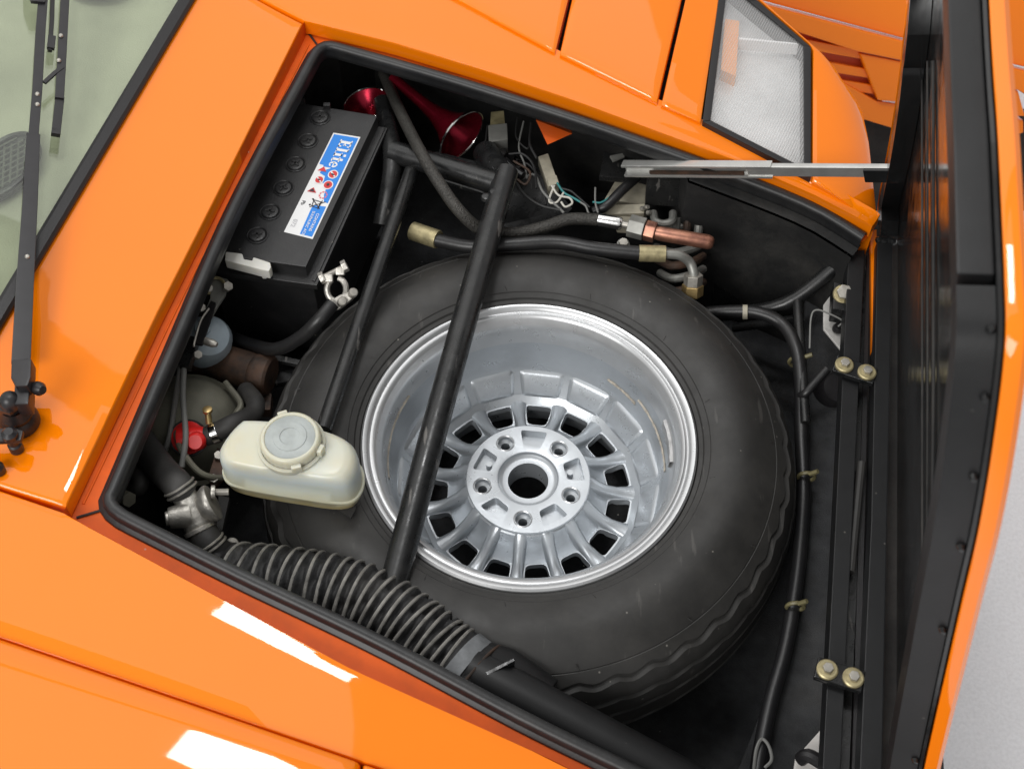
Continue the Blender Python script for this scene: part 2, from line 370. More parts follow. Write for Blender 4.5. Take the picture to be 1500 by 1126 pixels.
# ---- front lamp: black frame, ribbed lens, pale reflector with an amber block
lamp = sub('front_lamp', car)
FR = [(1029, 178), (1188, 260), (1188, 69), (1109, 0), (1058, -45)]
FRI = [(1041, 176), (1178, 246), (1177, 66), (1098, 2), (1066, -25)]
def Bl(x, y, d=0): return B(x, y, .014 + d)
for i in range(5):
    j = (i + 1) % 5
    q = [Bl(*FR[i]), Bl(*FR[j]), Bl(*FRI[j]), Bl(*FRI[i])]
    part('frame_bar', G().prism(q, (0, 0, -.036)), 'rubber_trim', lamp, bevel=.0015)
part('lens', G().prism([Bl(x, y, -.003) for x, y in FRI], (0, 0, -.003)), 'lens_glass', lamp, smooth=False)
part('reflector', G().prism([Bl(x, y, -.032) for x, y in FR], (0, 0, -.004)), 'reflector', lamp, smooth=False)
part('indicator_block', G().prism([Bl(x, y, -.012) for x, y in [(1062, 28), (1083, 31), (1078, 112), (1056, 102)]], (0, 0, -.02)), 'amber', lamp, smooth=False)

part('divider', G().prism([Bl(x, y, -.006) for x, y in [(1083, 55), (1174, 64), (1174, 66), (1083, 58)]], (0, 0, -.02)), 'label_white', lamp, smooth=False)
# ---- gutter, seal, tub
def bend(*sides):
    out = []
    for s_ in sides: out += s_
    return out
def ring_path(nr, rr, fr, place, n=26):
    P = lambda s_: resample(crom([place(x, y) for x, y in s_], 8), n)
    return P(nr)[::1] + P(rr) + P(fr)
PE = ring_path(NEAR[::-1], REAR, FAR, lambda x, y: B(x, y, -.002))
SC_N = [(1180, 1255), (1000, 1166), (780, 1060), (560, 944), (353, 845), (200, 768)]
SC_R = [(168, 724), (255, 518), (348, 304), (458, 94)]
SC_F = [(496, 76), (664, 124), (840, 180), (936, 213), (1050, 254), (1186, 308), (1263, 354)]
GZ = -.026
P3 = lambda s_: resample(crom([B(x, y, GZ) for x, y in s_], 8), 26)
nn, rr_, ff = P3(SC_N), P3(SC_R), P3(SC_F)
def corner(a0, a1, b1, b0, cpx):      # rounded corner through control point
    c = B(*cpx, GZ); return [a1.lerp(c, t).lerp(c.lerp(b1, t), t) for t in (.2, .4, .6, .8)]
SEAL = nn + corner(nn[-2], nn[-1], rr_[0], rr_[1], (150, 745)) + rr_ + corner(rr_[-2], rr_[-1], ff[0], ff[1], (470, 66)) + ff
def outward(path):
    o = []
    for i in range(len(path)):
        t = path[min(i + 1, len(path) - 1)] - path[max(i - 1, 0)]; o.append(V((-t.y, t.x, 0)).normalized())
    for _ in range(2): o = [(o[max(0, i - 1)] + o[i] * 2 + o[min(len(o) - 1, i + 1)]).normalized() for i in range(len(o))]
    return o
SO = outward(SEAL)
prof = [(.0150, -.002), (.0148, .002), (.0138, .0032), (.0095, .004), (.0082, .0055), (.0080, .0095), (.0060, .0125), (.0025, .0140), (-.0015, .0138), (-.0050, .0120), (-.0068, .0085), (-.0070, .0045), (-.0062, .0005), (-.0068, -.003), (-.0060, -.010), (-.004, -.012)]
rows = [[p + o * a + V((0, 0, b)) for a, b in prof] for p, o in zip(SEAL, SO)]
part('boot_seal', G().grid(rows), 'rubber_seal', car, angle=40)
# gutter: painted wall below the panel edge, then floor to the seal
gut = []
m = len(SEAL)
PE2 = resample(PE, 600)
def near_pt(p, pts): return min(pts, key=lambda q: (q.xy - p.xy).length_squared)
gnr = resample(crom([B(x, y, -.002) for x, y in NEAR[::-1]], 8), 30) ; grr = resample([B(x, y, -.002) for x, y in REAR], 30); gfr = resample(crom([B(x, y, -.002) for x, y in FAR], 8), 30)
top = gnr + grr[1:-1] + gfr
inn = [s_ for s_ in resample(SEAL[:28], 30)] + resample(SEAL[28:28 + 30], 28) + resample(SEAL[-28:], 30)
g = G(); g.grid([top, [p - V((0, 0, .024)) for p in top], [V((q.x, q.y, q.z - .001)) for q in inn]])
part('boot_gutter', g, 'orange_gutter_shaded', car, angle=30)
for a_, b_ in (((112, 758), (152, 746)), ((447, 42), (466, 68))):      # folded corner seams of the gutter
    part('corner_seam', G().tube([B(*a_, GZ + .0008), B(*b_, GZ + .0008)], .0016, 8), 'black_dull', car)
part('gutter_ridge', G().tube([B(x, y, GZ - .0002) for x, y in [(122, 738), (250, 470), (352, 262), (452, 66)]], .0018, 8), 'orange_gutter_shaded', car)
# tub below: walls and floor
ZF = -.215
wall = []
for i, (p, o) in enumerate(zip(SEAL, SO)):
    f_ = i / (m - 1)
    k = .02 if i < 28 else (.07 if i < 60 else (.16 if i < 74 else (.16 - .172 * min(1, (i - 74) / 3))))
    wall.append(p + o * (k - .012))
tub = sub('boot_tub', car)
part('side_wall', G().grid([[p + V((0, 0, -.012)) for p in wall], [V((p.x, p.y, ZF)) for p in wall]]), 'black_dull', tub, smooth=False)
part('ledge', G().grid([[p + o * .0 + V((0, 0, -.008)) for p, o in zip(SEAL, SO)], [p + o * .004 + V((0, 0, -.0115)) for p, o in zip(wall, SO)]]), 'black_dull', tub)
part('boot_floor', G().prism([V((-1, -.9, ZF)), V((.45, -.9, ZF)), V((.62, .42, ZF)), V((.3, 1.0, ZF)), V((-1, 1.0, ZF))], (0, 0, -.01)), 'carpet', tub, smooth=False)
# right-hand front floor ledge with a turned-up edge and the front wall
g = G().prism([U(x, y, -.10) for x, y in [(1180, 430), (1252, 375), (1222, 1180), (1060, 1180), (1172, 900)]], (0, 0, -.012))
part('front_shelf', g, 'carpet', tub, bevel=.002)
g = G().prism([U(x, y, .0) for x, y in [(1262, 350), (1275, 350), (1242, 1180), (1225, 1180)]], (0, 0, -.22)); part('front_wall', g, 'black_paint', tub, smooth=False)
# black panel beside the fan housing, with the cut-out for the cooler coils
pl = [U(1045, 447, ZF + .03), U(1165, 432, ZF + .09), U(1240, 372, -.02), B(1262, 352, -.03), B(1186, 310, -.045), B(1050, 262, -.045)]
g = G().prism(pl, (0, .012, 0)); part('closing_panel', g, 'black_paint', tub, smooth=False)
pl = [U(1050, 402, -.13), U(1050, 300, -.03), B(1060, 268, -.05), B(950, 235, -.05), U(945, 300, -.03), U(1036, 305, -.035), U(1040, 398, -.13)]
g = G().prism(pl, (0, .01, 0)); part('closing_panel', g, 'black_paint', tub, smooth=False)
g = G().prism([U(745, 250, -.06), U(760, 215, -.05), U(838, 305, -.06), U(800, 345, -.1), U(730, 330, -.1)], (0, .01, -.01)); part('inner_gusset', g, 'black_paint', tub, smooth=False)
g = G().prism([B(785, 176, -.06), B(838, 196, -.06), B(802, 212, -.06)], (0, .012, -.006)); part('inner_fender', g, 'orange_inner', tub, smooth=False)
# ---- tube frame
frm = sub('tube_frame', car)
def tubepart(pxz, rad, name='tube', material='black_paint', parent=frm, n=6, seg=16, sm=True):
    pts = [U(*q) for q in pxz]
    if sm and len(pts) > 2: pts = crom(pts, n)
    return part(name, G().tube(pts, rad, seg), material, parent)
tubepart([(742, 252, .045), (655, 560, .042), (574, 866, .012)], .0172)
tubepart([(575, 222, .03), (738, 272, .04)], .0165)
tubepart([(608, 235, .02), (560, 375, .032), (474, 630, .034)], .0105)
tubepart([(712, 225, .0), (735, 262, .038)], .020)
tubepart([(560, 150, .0), (575, 235, .02), (560, 330, -.03)], .014)
tubepart([(690, 985, .015), (760, 1022, .015), (1050, 1178, .0)], .029, material='black_satin')
tubepart([(1040, 462, -.10), (1150, 445, -.06), (1250, 368, .005)], .0105)
tubepart([(1168, 440, -.05), (1180, 620, -.06)], .007)
tubepart([(1075, 480, -.16), (1165, 468, -.10)], .007)
# weld blobs
for q in ((712, 290, .05), (724, 283, .055)): part('weld', G().lathe([(0, .006), (.006, .004), (.008, 0)], U(*q), (0, 0, 1), 10), 'black_paint', frm)
# rivets on the bulkhead plate
part('bulkhead_plate', G().prism([U(x, y, .0) for x, y in [(585, 232), (640, 222), (735, 245), (730, 290), (640, 262)]], (0, 0, -.006)), 'black_paint', frm, bevel=.001)
for q in ((599, 228), (611, 234), (655, 250), (682, 259), (704, 266)):
    part('rivet', G().lathe([(0, .003), (.0025, .0022), (.0038, 0)], U(*q, .002), (0, 0, 1), 10), 'black_paint', frm)

# ---- front cross bar, hinges
bar = sub('hinge_rail', car)
part('rail', G().prism([U(x, y, .02) for x, y in [(1243, 367), (1267, 366), (1252, 700), (1230, 1160), (1203, 1160), (1222, 800)]], (0, 0, -.03)), 'black_satin', bar, bevel=.0015)
part('rail_trim', G().prism([U(x, y, .004) for x, y in [(1270, 372), (1274, 372), (1268, 700), (1257, 1160), (1247, 1160)]], (0, 0, -.02)), 'rubber_trim', bar)
part('pull_rod', G().tube([U(1262, 678, .012), U(1246, 838, .012)], .0055, 10), 'hose_dusty', bar)
for (x0, y0, x1, y1) in ((1237, 534, 1270, 545), (1212, 980, 1250, 992)):
    a, b = U(x0, y0, .034), U(x1, y1, .034); d = (b - a).normalized(); nrm = V((-d.y, d.x, 0))
    h = part('hinge', G().box((a + b) / 2 - V((0, 0, .006)), (b - a).length + .024, .026, .008, (d, nrm, V((0, 0, 1)))), 'black_gloss', bar, bevel=.0015)
    for c in (a, b):
        part('washer', G().lathe([(.0, .0022), (.0105, .0022), (.012, .001), (.012, -.002)], c, (0, 0, 1), 20), 'zinc_yellow', bar)
        part('bolt', G().hexa(c + V((0, 0, .002)), (0, 0, 1), .0062, .005), 'zinc', bar, bevel=.0008)

# ---- nose ahead of the hinge, under the raised lid
part('closing_plate', G().prism([U(x, y, -.035) for x, y in [(1266, 325), (1356, 308), (1336, 1200), (1225, 1200)]], (0, 0, -.02)), 'black_dull', car)
# ---- raised lid
lid = sub('boot_lid', car)
H0 = U(1332, 1190, 0); F0 = U(1330, 352, .03); P0 = CAM + ray(1497, 390) * .8
NL = (F0 - H0).cross(P0 - H0).normalized()
if NL.x < 0: NL = -NL
def Ld(px, py, off=0): return onplane(px, py, H0, NL) + NL * off
e1 = (F0 - H0).normalized(); e2 = NL.cross(e1); e2 = e2 if e2.z > 0 else -e2
far_e = [F0] + [Ld(x, y) for x, y in [(1326, 300), (1350, 200), (1366, 120), (1374, 61), (1382, 0)]]
far_c = P0 + e1 * 1.02 + e2 * .0
far_e += [far_e[-1].lerp(far_c, .35) + e1 * .03, far_e[-1].lerp(far_c, .75) + e1 * .03]
rear_e = [far_c, far_c.lerp(Ld(1465, 0), .5) + e2 * .012, Ld(1471, 0), Ld(1486, 200)]
near_e = [Ld(x, y) for x, y in [(1497, 392), (1499, 500), (1482, 640), (1457, 780), (1427, 900), (1372, 1126)]] + [H0 + e2 * .12 - e1 * .06, H0 - e1 * .02]
near_c = crom(near_e, 6)
LO = crom(far_e, 4) + crom(rear_e, 6) + near_c
def inset(loop, d):
    out = []; n = len(loop); c = sum(loop, V((0, 0, 0))) / n
    for i in range(n):
        t = (loop[(i + 1) % n] - loop[i - 1]).normalized(); q = NL.cross(t)
        if q.dot(c - loop[i]) < 0: q = -q
        out.append(loop[i] + q * d)
    return out
def off(loop, d): return [p + NL * d for p in loop]
cen = sum(LO, V((0, 0, 0))) / len(LO)
g = G(); n_ = len(LO)
g.grid([off(inset(LO, .004), -.010), off(inset(LO, .001), -.010), off(LO, -.008), off(LO, .0), off(inset(LO, .004), .004), off(inset(LO, .03), .006)], closed_v=True)
g.f.append(tuple(range(5 * n_, 6 * n_)))
part('outer_skin', g, 'orange_paint', lid, angle=40)
g = G(); g.prism(off(inset(LO, .006), -.011), -NL * .003); part('inner_skin', g, 'black_gloss', lid, smooth=False)
def bar_along(seq, i0, i1, d0=.008, d1=.04, o0=-.0145, o1=-.038):
    A, Bq = inset(LO, d0), inset(LO, d1); rows = []
    for i in range(i0, i1):
        a, b = A[i % n_], Bq[i % n_]; rows.append([a + NL * o0, a + NL * o1, b + NL * o1, b + NL * o0])
    g = G(); g.grid(rows, closed_v=True); g.f.append((0, 1, 2, 3)); e = (len(rows) - 1) * 4; g.f.append((e + 3, e + 2, e + 1, e)); return g
nf, nr_ = len(crom(far_e, 4)), len(crom(rear_e, 6))
part('frame_bar', bar_along(None, 0, nf - 1), 'black_gloss', lid, bevel=.0025, angle=25)
part('frame_bar', bar_along(None, nf, nf + nr_ + 1), 'black_satin', lid, bevel=.0025, angle=25)
part('frame_bar', bar_along(None, nf + nr_ + 1, n_), 'black_satin', lid, bevel=.0025, angle=25)
for k in range(nf + nr_ + 5, n_ - 4, 5):                        # spot-weld studs on the side bar
    p = inset(LO, .007)[k] + NL * -.018; q = inset(LO, .004)[k] - inset(LO, .007)[k]
    part('stud', G().lathe([(0, .004), (.002, .0035), (.0035, 0)], p, q, 10), 'black_gloss', lid)
part('hinge_bar', G().prism([U(x, y, .03) for x, y in [(1285, 352), (1308, 352), (1300, 760), (1292, 1170), (1257, 1170), (1276, 760)]], (0, 0, -.032)), 'black_satin', lid, bevel=.002)
part('skin_edge', G().prism([U(x, y, .012) for x, y in [(1275, 338), (1284, 336), (1283, 480), (1279, 760), (1277, 760), (1277, 480)]], (0, 0, -.01)), 'orange_paint', lid)
fl = LO[3:len(crom(far_e, 4))]
part('return_flange', G().grid([off(fl, .0), off(fl, -.0388), off([p - e1 * .0015 for p in fl], -.0388), off([p - e1 * .0015 for p in fl], .0)]), 'orange_paint', lid)
for dx, rad in ((0, .0012), (9, .0010), (19, .0016)):
    part('seal_strip', G().tube(crom([Ld(1372 + dx, 90, -.016), Ld(1374 + dx, 300, -.016), Ld(1376 + dx, 560, -.016), Ld(1378 + dx * .8, 830, -.016)], 8), rad, 8), 'black_dull', lid)
for (x, y) in ((1288, 352), (1295, 354), (1302, 352), (1308, 354)):
    part('weld', G().lathe([(0, .004), (.004, .003), (.006, 0)], U(x, y, .029), (0, -.3, 1), 10), 'black_gloss', lid)
# telescopic stay from lid to boot
st = sub('lid_stay', car)
a, b = U(1306, 250, .16), U(914, 247, .03)
d = (b - a).normalized(); vv = V((0, 0, 1)); nrm = d.cross(vv).normalized(); vv = nrm.cross(d)
def channel(a, b, wd, hg, th):
    d = (b - a).normalized(); n1 = d.cross(V((0, 0, 1))).normalized(); n1 = n1 if n1.y < 0 else -n1; up_ = n1.cross(d); up_ = up_ if up_.z > 0 else -up_
    sec = [(-wd / 2, hg / 2), (wd / 2, hg / 2), (wd / 2, hg / 2 - .004), (-wd / 2 + th, hg / 2 - .004 + .002), (-wd / 2 + th, -hg / 2 + .004), (wd / 2, -hg / 2 + .004), (wd / 2, -hg / 2), (-wd / 2, -hg / 2)]
    g = G(); g.grid([[p + n1 * x + up_ * y for x, y in sec] for p in (a, b)], closed_v=True); g.f.append(tuple(range(8))); g.f.append(tuple(range(8, 16))[::-1]); return g
mid = a.lerp(b, .42)
part('outer_channel', channel(mid, b, .013, .022, .003), 'satin_steel', st, bevel=.0008, angle=30)
part('inner_channel', G().box((a + mid) / 2 + (b - a) * .05, (mid - a).length * 1.2, .009, .017, (d, nrm, vv)), 'satin_steel', st, bevel=.0015)
part('bracket', G().box(a + d * .012 + V((0, -.002, -.003)), .045, .014, .022, (d, nrm, vv)), 'black_gloss', st, bevel=.002)
part('slot', G().box(b.lerp(mid, .5) - nrm * 0 + V((0, -.0040, -.003)), .14, .003, .005, (d, nrm, vv)), 'rusty', st)

# ---- windscreen, dash, wipers
ws = sub('windscreen', car)
WA, WB = B(-70, 603, .012), B(306, -34, .012)
wl = (WB - WA).normalized(); wu = (-FWD * .93 + V((0, 0, .37))).normalized()
WA2, WB2 = WA - wl * .3, WB + wl * .4
def W(px, py, o=0):
    n = wl.cross(wu); n = n if n.z > 0 else -n; return onplane(px, py, WA, n) + n * o
wn = wl.cross(wu); wn = wn if wn.z > 0 else -wn
g = G().prism([WA2 + wn * .002, WB2 + wn * .002, WB2 + wu * .9 + wn * .002, WA2 + wu * .9 + wn * .002], -wn * .004)
part('glass', g, 'windscreen_glass', ws, smooth=False)
rows = []
for (o, h) in ((-.0005, -.006), (.0, .006), (.004, .009), (.015, .009), (.019, .006), (.020, .002)):
    rows.append([WA2 + wu * o + wn * h, WB2 + wu * o + wn * h])
part('glass_surround', G().grid(rows), 'rubber_trim', ws)
dash = sub('dashboard', car)
D0 = WA2 - wn * .035 + wu * .0; D1 = WB2 - wn * .035
du = (-FWD).normalized(); rows = []
for k in range(14):
    x = k / 13 * .8; rows.append([D0.lerp(D1, j / 12) + du * x + V((0, 0, .03 + .02 * math.sin(x * 5) + .004 * math.sin(j * 1.3 + k)) ) for j in range(13)])
part('dash_top', G().grid(rows), 'dash_fabric', dash)
ndz = (D0 + du * .2).z + .047
def grille(px, py, rx, ry, rot):
    c = onplane(px, py, (0, 0, ndz), V((0, 0, 1))); e = [V((math.cos(rot), math.sin(rot), 0)), V((-math.sin(rot), math.cos(rot), 0))]
    def el(k, s_, z): q = 2 * math.pi * k / 48; return c + e[0] * math.cos(q) * rx * s_ + e[1] * math.sin(q) * ry * s_ + V((0, 0, z))
    gr = part('speaker_grille', G().grid([[el(k, s_, z) for k in range(48)] for s_, z in ((1.1, 0), (1.08, .006), (1.0, .008), (.92, .006), (.88, .003), (.0, .003))], closed_v=True), 'grille_black', dash)
    part('grille_rim', G().tube([el(k, 1.02, .008) for k in range(48)], .004, 8, closed=True), 'wiper_black', dash)
    for k in range(-4, 5):
        for sgn in (1, -1):
            t = k / 4.6; hw = math.sqrt(max(0, 1 - t * t)) * .86
            dv = (e[0] * rx + e[1] * ry * sgn).normalized(); pv = (e[0] * rx - e[1] * ry * sgn)
            p = c + pv * t * .7 + V((0, 0, .007)); q = dv * hw * (rx + ry) / 2
            part('grille_wire', G().tube([p - q * .9, p + q * .9], .0013, 5), 'grille_wire', dash)
grille(8, 250, .034, .058, R(-20)); grille(150, -22, .045, .030, R(10))
# the wiper: arm, link, blades, spindle
wip = sub('wiper', car)
wt = lambda pts, o: [W(x, y, o) for x, y in pts]
def strip(pts, width, o, th, material, name, par=wip):
    P_ = wt(pts, o); rows = []
    for i, p in enumerate(P_):
        t = (P_[min(i + 1, len(P_) - 1)] - P_[max(0, i - 1)]).normalized(); s_ = t.cross(wn).normalized()
        wd = width[i] if isinstance(width, (list, tuple)) else width
        rows.append([p - s_ * wd / 2, p - s_ * wd / 2 + wn * th, p + s_ * wd / 2 + wn * th, p + s_ * wd / 2])
    g = G(); g.grid(rows, closed_v=True); g.f.append((0, 1, 2, 3)); e = (len(rows) - 1) * 4; g.f.append((e + 3, e + 2, e + 1, e))
    return part(name, g, material, par, bevel=.0008)
strip([(66, -40), (58, 60), (53, 150), (47, 222)], .0125, .022, .006, 'wiper_black', 'upper_arm')
strip([(47, 218), (42, 320), (35, 430), (29, 548)], [.0165, .018, .020, .021], .024, .009, 'wiper_black', 'lower_arm')
strip([(50, -40), (52, 5), (54, 26)], [.028, .028, .018], .026, .006, 'wiper_black', 'mount_plate')
strip([(96, -40), (92, 40), (88, 115), (85, 162)], .0115, .020, .007, 'wiper_black', 'blade_holder')
strip([(86, 158), (80, 212)], .0115, .016, .008, 'rubber_trim', 'wiper_blade')
strip([(77, -40), (75, 40), (72, 86)], .006, .012, .006, 'rubber_trim', 'wiper_blade')
strip([(75, 66), (73, 84)], .010, .014, .006, 'wiper_black', 'blade_end')
strip([(63, 140), (78, 126), (90, 117)], .0055, .024, .004, 'wiper_black', 'link_arm')
strip([(75, 205), (86, 207)], .006, .014, .010, 'zinc', 'blade_clip')
for q in ((53, 158), (53, 173), (38, 397), (87, 73), (84, 109)):
    part('screw', G().lathe([(0, .0022), (.0022, .0018), (.0032, 0)], W(*q, .0335 if q[1] > 300 else .0285), wn, 10), 'zinc', wip)
# spindle
zp = lambda x, y, d=0: B(x, y, .004 + d)
c = zp(29, 618)
part('spindle_boot', G().lathe([(.023, .0), (.023, .006), (.021, .012), (.018, .016), (.019, .022), (.016, .028), (.014, .034)], c, NB, 28), 'rubber_trim', wip)
part('spindle_nut', G().hexa(c + V((0, 0, .030)), NB, .0145, .012), 'wiper_black', wip, bevel=.002)
part('spindle_cap', G().lathe([(.012, .04), (.012, .047), (.009, .053), (.004, .056), (0, .0565)], c, NB, 20), 'wiper_black', wip)
part('arm_knuckle', G().prism([zp(x, y, .062) for x, y in [(16, 526), (46, 524), (45, 552), (40, 565), (22, 566), (15, 552)]], (0, 0, -.02)), 'wiper_black', wip, bevel=.003)
part('arm_neck', G().prism([zp(x, y, .052) for x, y in [(20, 560), (43, 560), (42, 592), (19, 592)]], (0, 0, -.025)), 'wiper_black', wip, bevel=.004)
part('bolt', G().lathe([(0, .012), (.005, .011), (.008, .006), (.008, 0), (.004, -.01)], zp(54, 568, .045), V((.8, -.5, .3)), 14), 'wiper_black', wip)
part('link_arm', G().prism([zp(x, y, .03) for x, y in [(-30, 630), (20, 625), (34, 630), (30, 645), (-30, 648)]], (0, 0, -.007)), 'wiper_black', wip, bevel=.002)
part('link_pin', G().lathe([(.008, 0), (.008, .012), (.006, .014), (.006, .030), (.009, .030), (.009, .036), (.005, .040), (0, .040)], zp(25, 658), NB, 16), 'wiper_black', wip)
part('link_pin', G().lathe([(.008, 0), (.008, .010), (.005, .014), (0, .014)], zp(-2, 690), NB, 16), 'wiper_black', wip)

# ================================================================== SPARE WHEEL
wh = thing('spare_wheel', 'silver fifteen-spoke spare wheel with black tyre lying flat in the open boot', 'wheel', (0, 0, ZF))
def tri(x): x = x % 1; return 4 * abs(x - .5) - 1
def tyre():
    N = 270; rows = []
    half = [(.203, -.020, 0), (.2115, -.012, 0), (.2165, -.003, 0), (.2215, -.0015, 0), (.223, .0015, 0), (.230, .004, 0), (.231, .0055, 0), (.246, .0105, 0), (.264, .0125, 0),
            (.282, .0115, 0), (.298, .0075, 0), (.309, .0035, 0), (.3095, .0022, 0), (.3105, .0027, 0), (.3165, .0, 0.5), (.3210, -.0022, 1), (.3195, -.0058, 1), (.3215, -.0080, 1), (.3280, -.0080, 1),
            (.3350, -.0185, 0.7), (.3375, -.0265, 0.7), (.3315, -.0285, 0.7), (.3325, -.0325, 0.7), (.340, -.0345, 0.7), (.3425, -.047, 0.18), (.3435, -.056, 0.18), (.3365, -.058, 0.7), (.3365, -.063, 0.7), (.344, -.065, 0.18),
            (.3455, -.085, 0.18), (.3455, -.093, 0.18), (.338, -.095, 0.7), (.338, -.102, 0.7), (.3455, -.104, 0.18), (.343, -.150, 0), (.335, -.185, 0), (.31, -.205, 0), (.26, -.2125, 0), (.22, -.205, 0), (.205, -.19, 0)]
    for k in range(N):
        q = 2 * math.pi * k / N; zz = tri(k / 6.0 + .1) * .0032; row = []
        blk = 1 if (k % 6) < 1 else 0
        for (r, z, am) in half:
            tx = min(1, max(0, 1 + z / .045)) * .8; dz = zz * am * math.sqrt(1 - tx * tx); dr = -zz * am * tx + (-.0010 * blk if .6 < am else 0) + .0006 * math.sin(3 * q + 1) * (1 if r > .3 else 0)
            if z > -.12: t_ = min(1, max(0, (r - .27) / .06)); z -= .018 * t_ * t_ * (3 - 2 * t_); dr += .007 * t_ * t_ * (3 - 2 * t_)
            row.append(V(((r + dr) * math.cos(q), (r + dr) * math.sin(q), z + dz)))
        rows.append(row)
    g = G().grid(rows, closed_u=True)
    for k in range(26):
        q = k * 2 * math.pi / 26 + random.uniform(-.05, .05); r = .2325 if k % 2 else .3085
        g.tube([V((r * math.cos(q), r * math.sin(q), .0055 if k % 2 else -.003)), V(((r + .007) * math.cos(q + .01), (r + .007) * math.sin(q + .01), .0085 if k % 2 else -.006))], [.0008, .0003], 4)
    return g
ty = part('tyre', tyre(), 'tyre_rubber', wh, angle=28)
rim = part('rim', G().lathe([(.2145, -.022), (.2150, -.009), (.2145, -.002), (.2120, .0005), (.2085, .0), (.2055, -.0022), (.2035, -.0052), (.2015, -.0056), (.1990, -.0046), (.1965, -.0056), (.1940, -.0090), (.1918, -.0130), (.1898, -.0160), (.1880, -.020), (.1865, -.028), (.1840, -.050)], seg=128), 'silver_bright', wh)
part('barrel', G().lathe([(.1868, -.0265), (.1832, -.060), (.1795, -.096), (.1745, -.105), (.1665, -.116), (.1570, -.130), (.150, -.138), (.150, -.19), (.19, -.205)], seg=128), 'silver_paint', wh, angle=25)
# disc with fifteen windows
def polar(r, q, z): return V((r * math.cos(q), r * math.sin(q), z))
disc = mesh_of(G().lathe([(.079, -.090), (.0845, -.093), (.088, -.102), (.096, -.114), (.104, -.122), (.109, -.1250), (.142, -.1225), (.153, -.113), (.153, -.135), (.142, -.134), (.10, -.136), (.079, -.13)], seg=150, closed=True), 'disc')
def rwin(q0, r0, r1, h0, h1, z0, z1, rad=.006):
    cs = [(r0, -h0), (r1, -h1), (r1, h1), (r0, h0)]; pts = []
    for i in range(4):
        p = V((*cs[i], 0)); a = V((*cs[i - 1], 0)); b = V((*cs[(i + 1) % 4], 0))
        s0 = p + (a - p).normalized() * rad; s1 = p + (b - p).normalized() * rad
        pts += [s0.lerp(p, t).lerp(p.lerp(s1, t), t) for t in (0, .33, .67, 1)]
    out = []
    for p in pts:
        x, y = p.x, p.y; out.append(V((x * math.cos(q0) - y * math.sin(q0), x * math.sin(q0) + y * math.cos(q0), z0)))
    return G().prism(out[::-1], (0, 0, z1 - z0))
cut = G()
for k in range(15):
    w_ = rwin(R(83 + 24 * k), .1095, .1395, .0135, .0190, -.16, -.085, .0068); cut.add(w_.v, w_.f)
disc = carve(disc, mesh_of(cut, 'cut'))
disc.polygons.foreach_set('use_smooth', [True] * len(disc.polygons)); disc.set_sharp_from_angle(angle=R(30))
dk = part('disc', disc, 'silver_paint', wh); dk.location.z = -.020
# hub boss with pockets and bolt holes
hub = mesh_of(G().lathe([(0, -.13), (.081, -.13), (.0825, -.092), (.0838, -.0875), (.0825, -.0857), (.043, -.0857), (.041, -.0862), (.0395, -.0905), (.036, -.0925), (.0335, -.093), (0, -.093)], seg=96), 'hub')
cut = G()
for k in range(5):
    q = R(47.3 + 72 * k); cut.lathe([(0, -.14), (.0062, -.14), (.0062, -.0955), (.0105, -.0935), (.0105, -.08), (0, -.08)], polar(.0625, q, 0), seg=20)
    p_ = rwin(R(83.3 + 72 * k), .0505, .0745, .0125, .0185, -.0985, -.08, .0045); cut.add(p_.v, p_.f)
    if k in (1, 4): cut.lathe([(0, -.14), (.0042, -.14), (.0042, -.09), (0, -.09)], polar(.058, R(83.3 + 72 * k), 0), seg=14)
cut.lathe([(0, -.15), (.0272, -.15), (.0272, -.0955), (.0285, -.08), (0, -.08)], seg=40)
cm = mesh_of(cut, 'cut')
hub = carve(hub, cm); hub.polygons.foreach_set('use_smooth', [True] * len(hub.polygons)); hub.set_sharp_from_angle(angle=R(30))
hb = part('hub', hub, 'silver_paint', wh); hb.location.z = -.020
for k in range(5): part('bolt_seat', G().lathe([(.0108, -.0855), (.0118, -.0848), (.0128, -.0855)], polar(.0625, R(47.3 + 72 * k), 0), seg=20), 'silver_bright', hb)
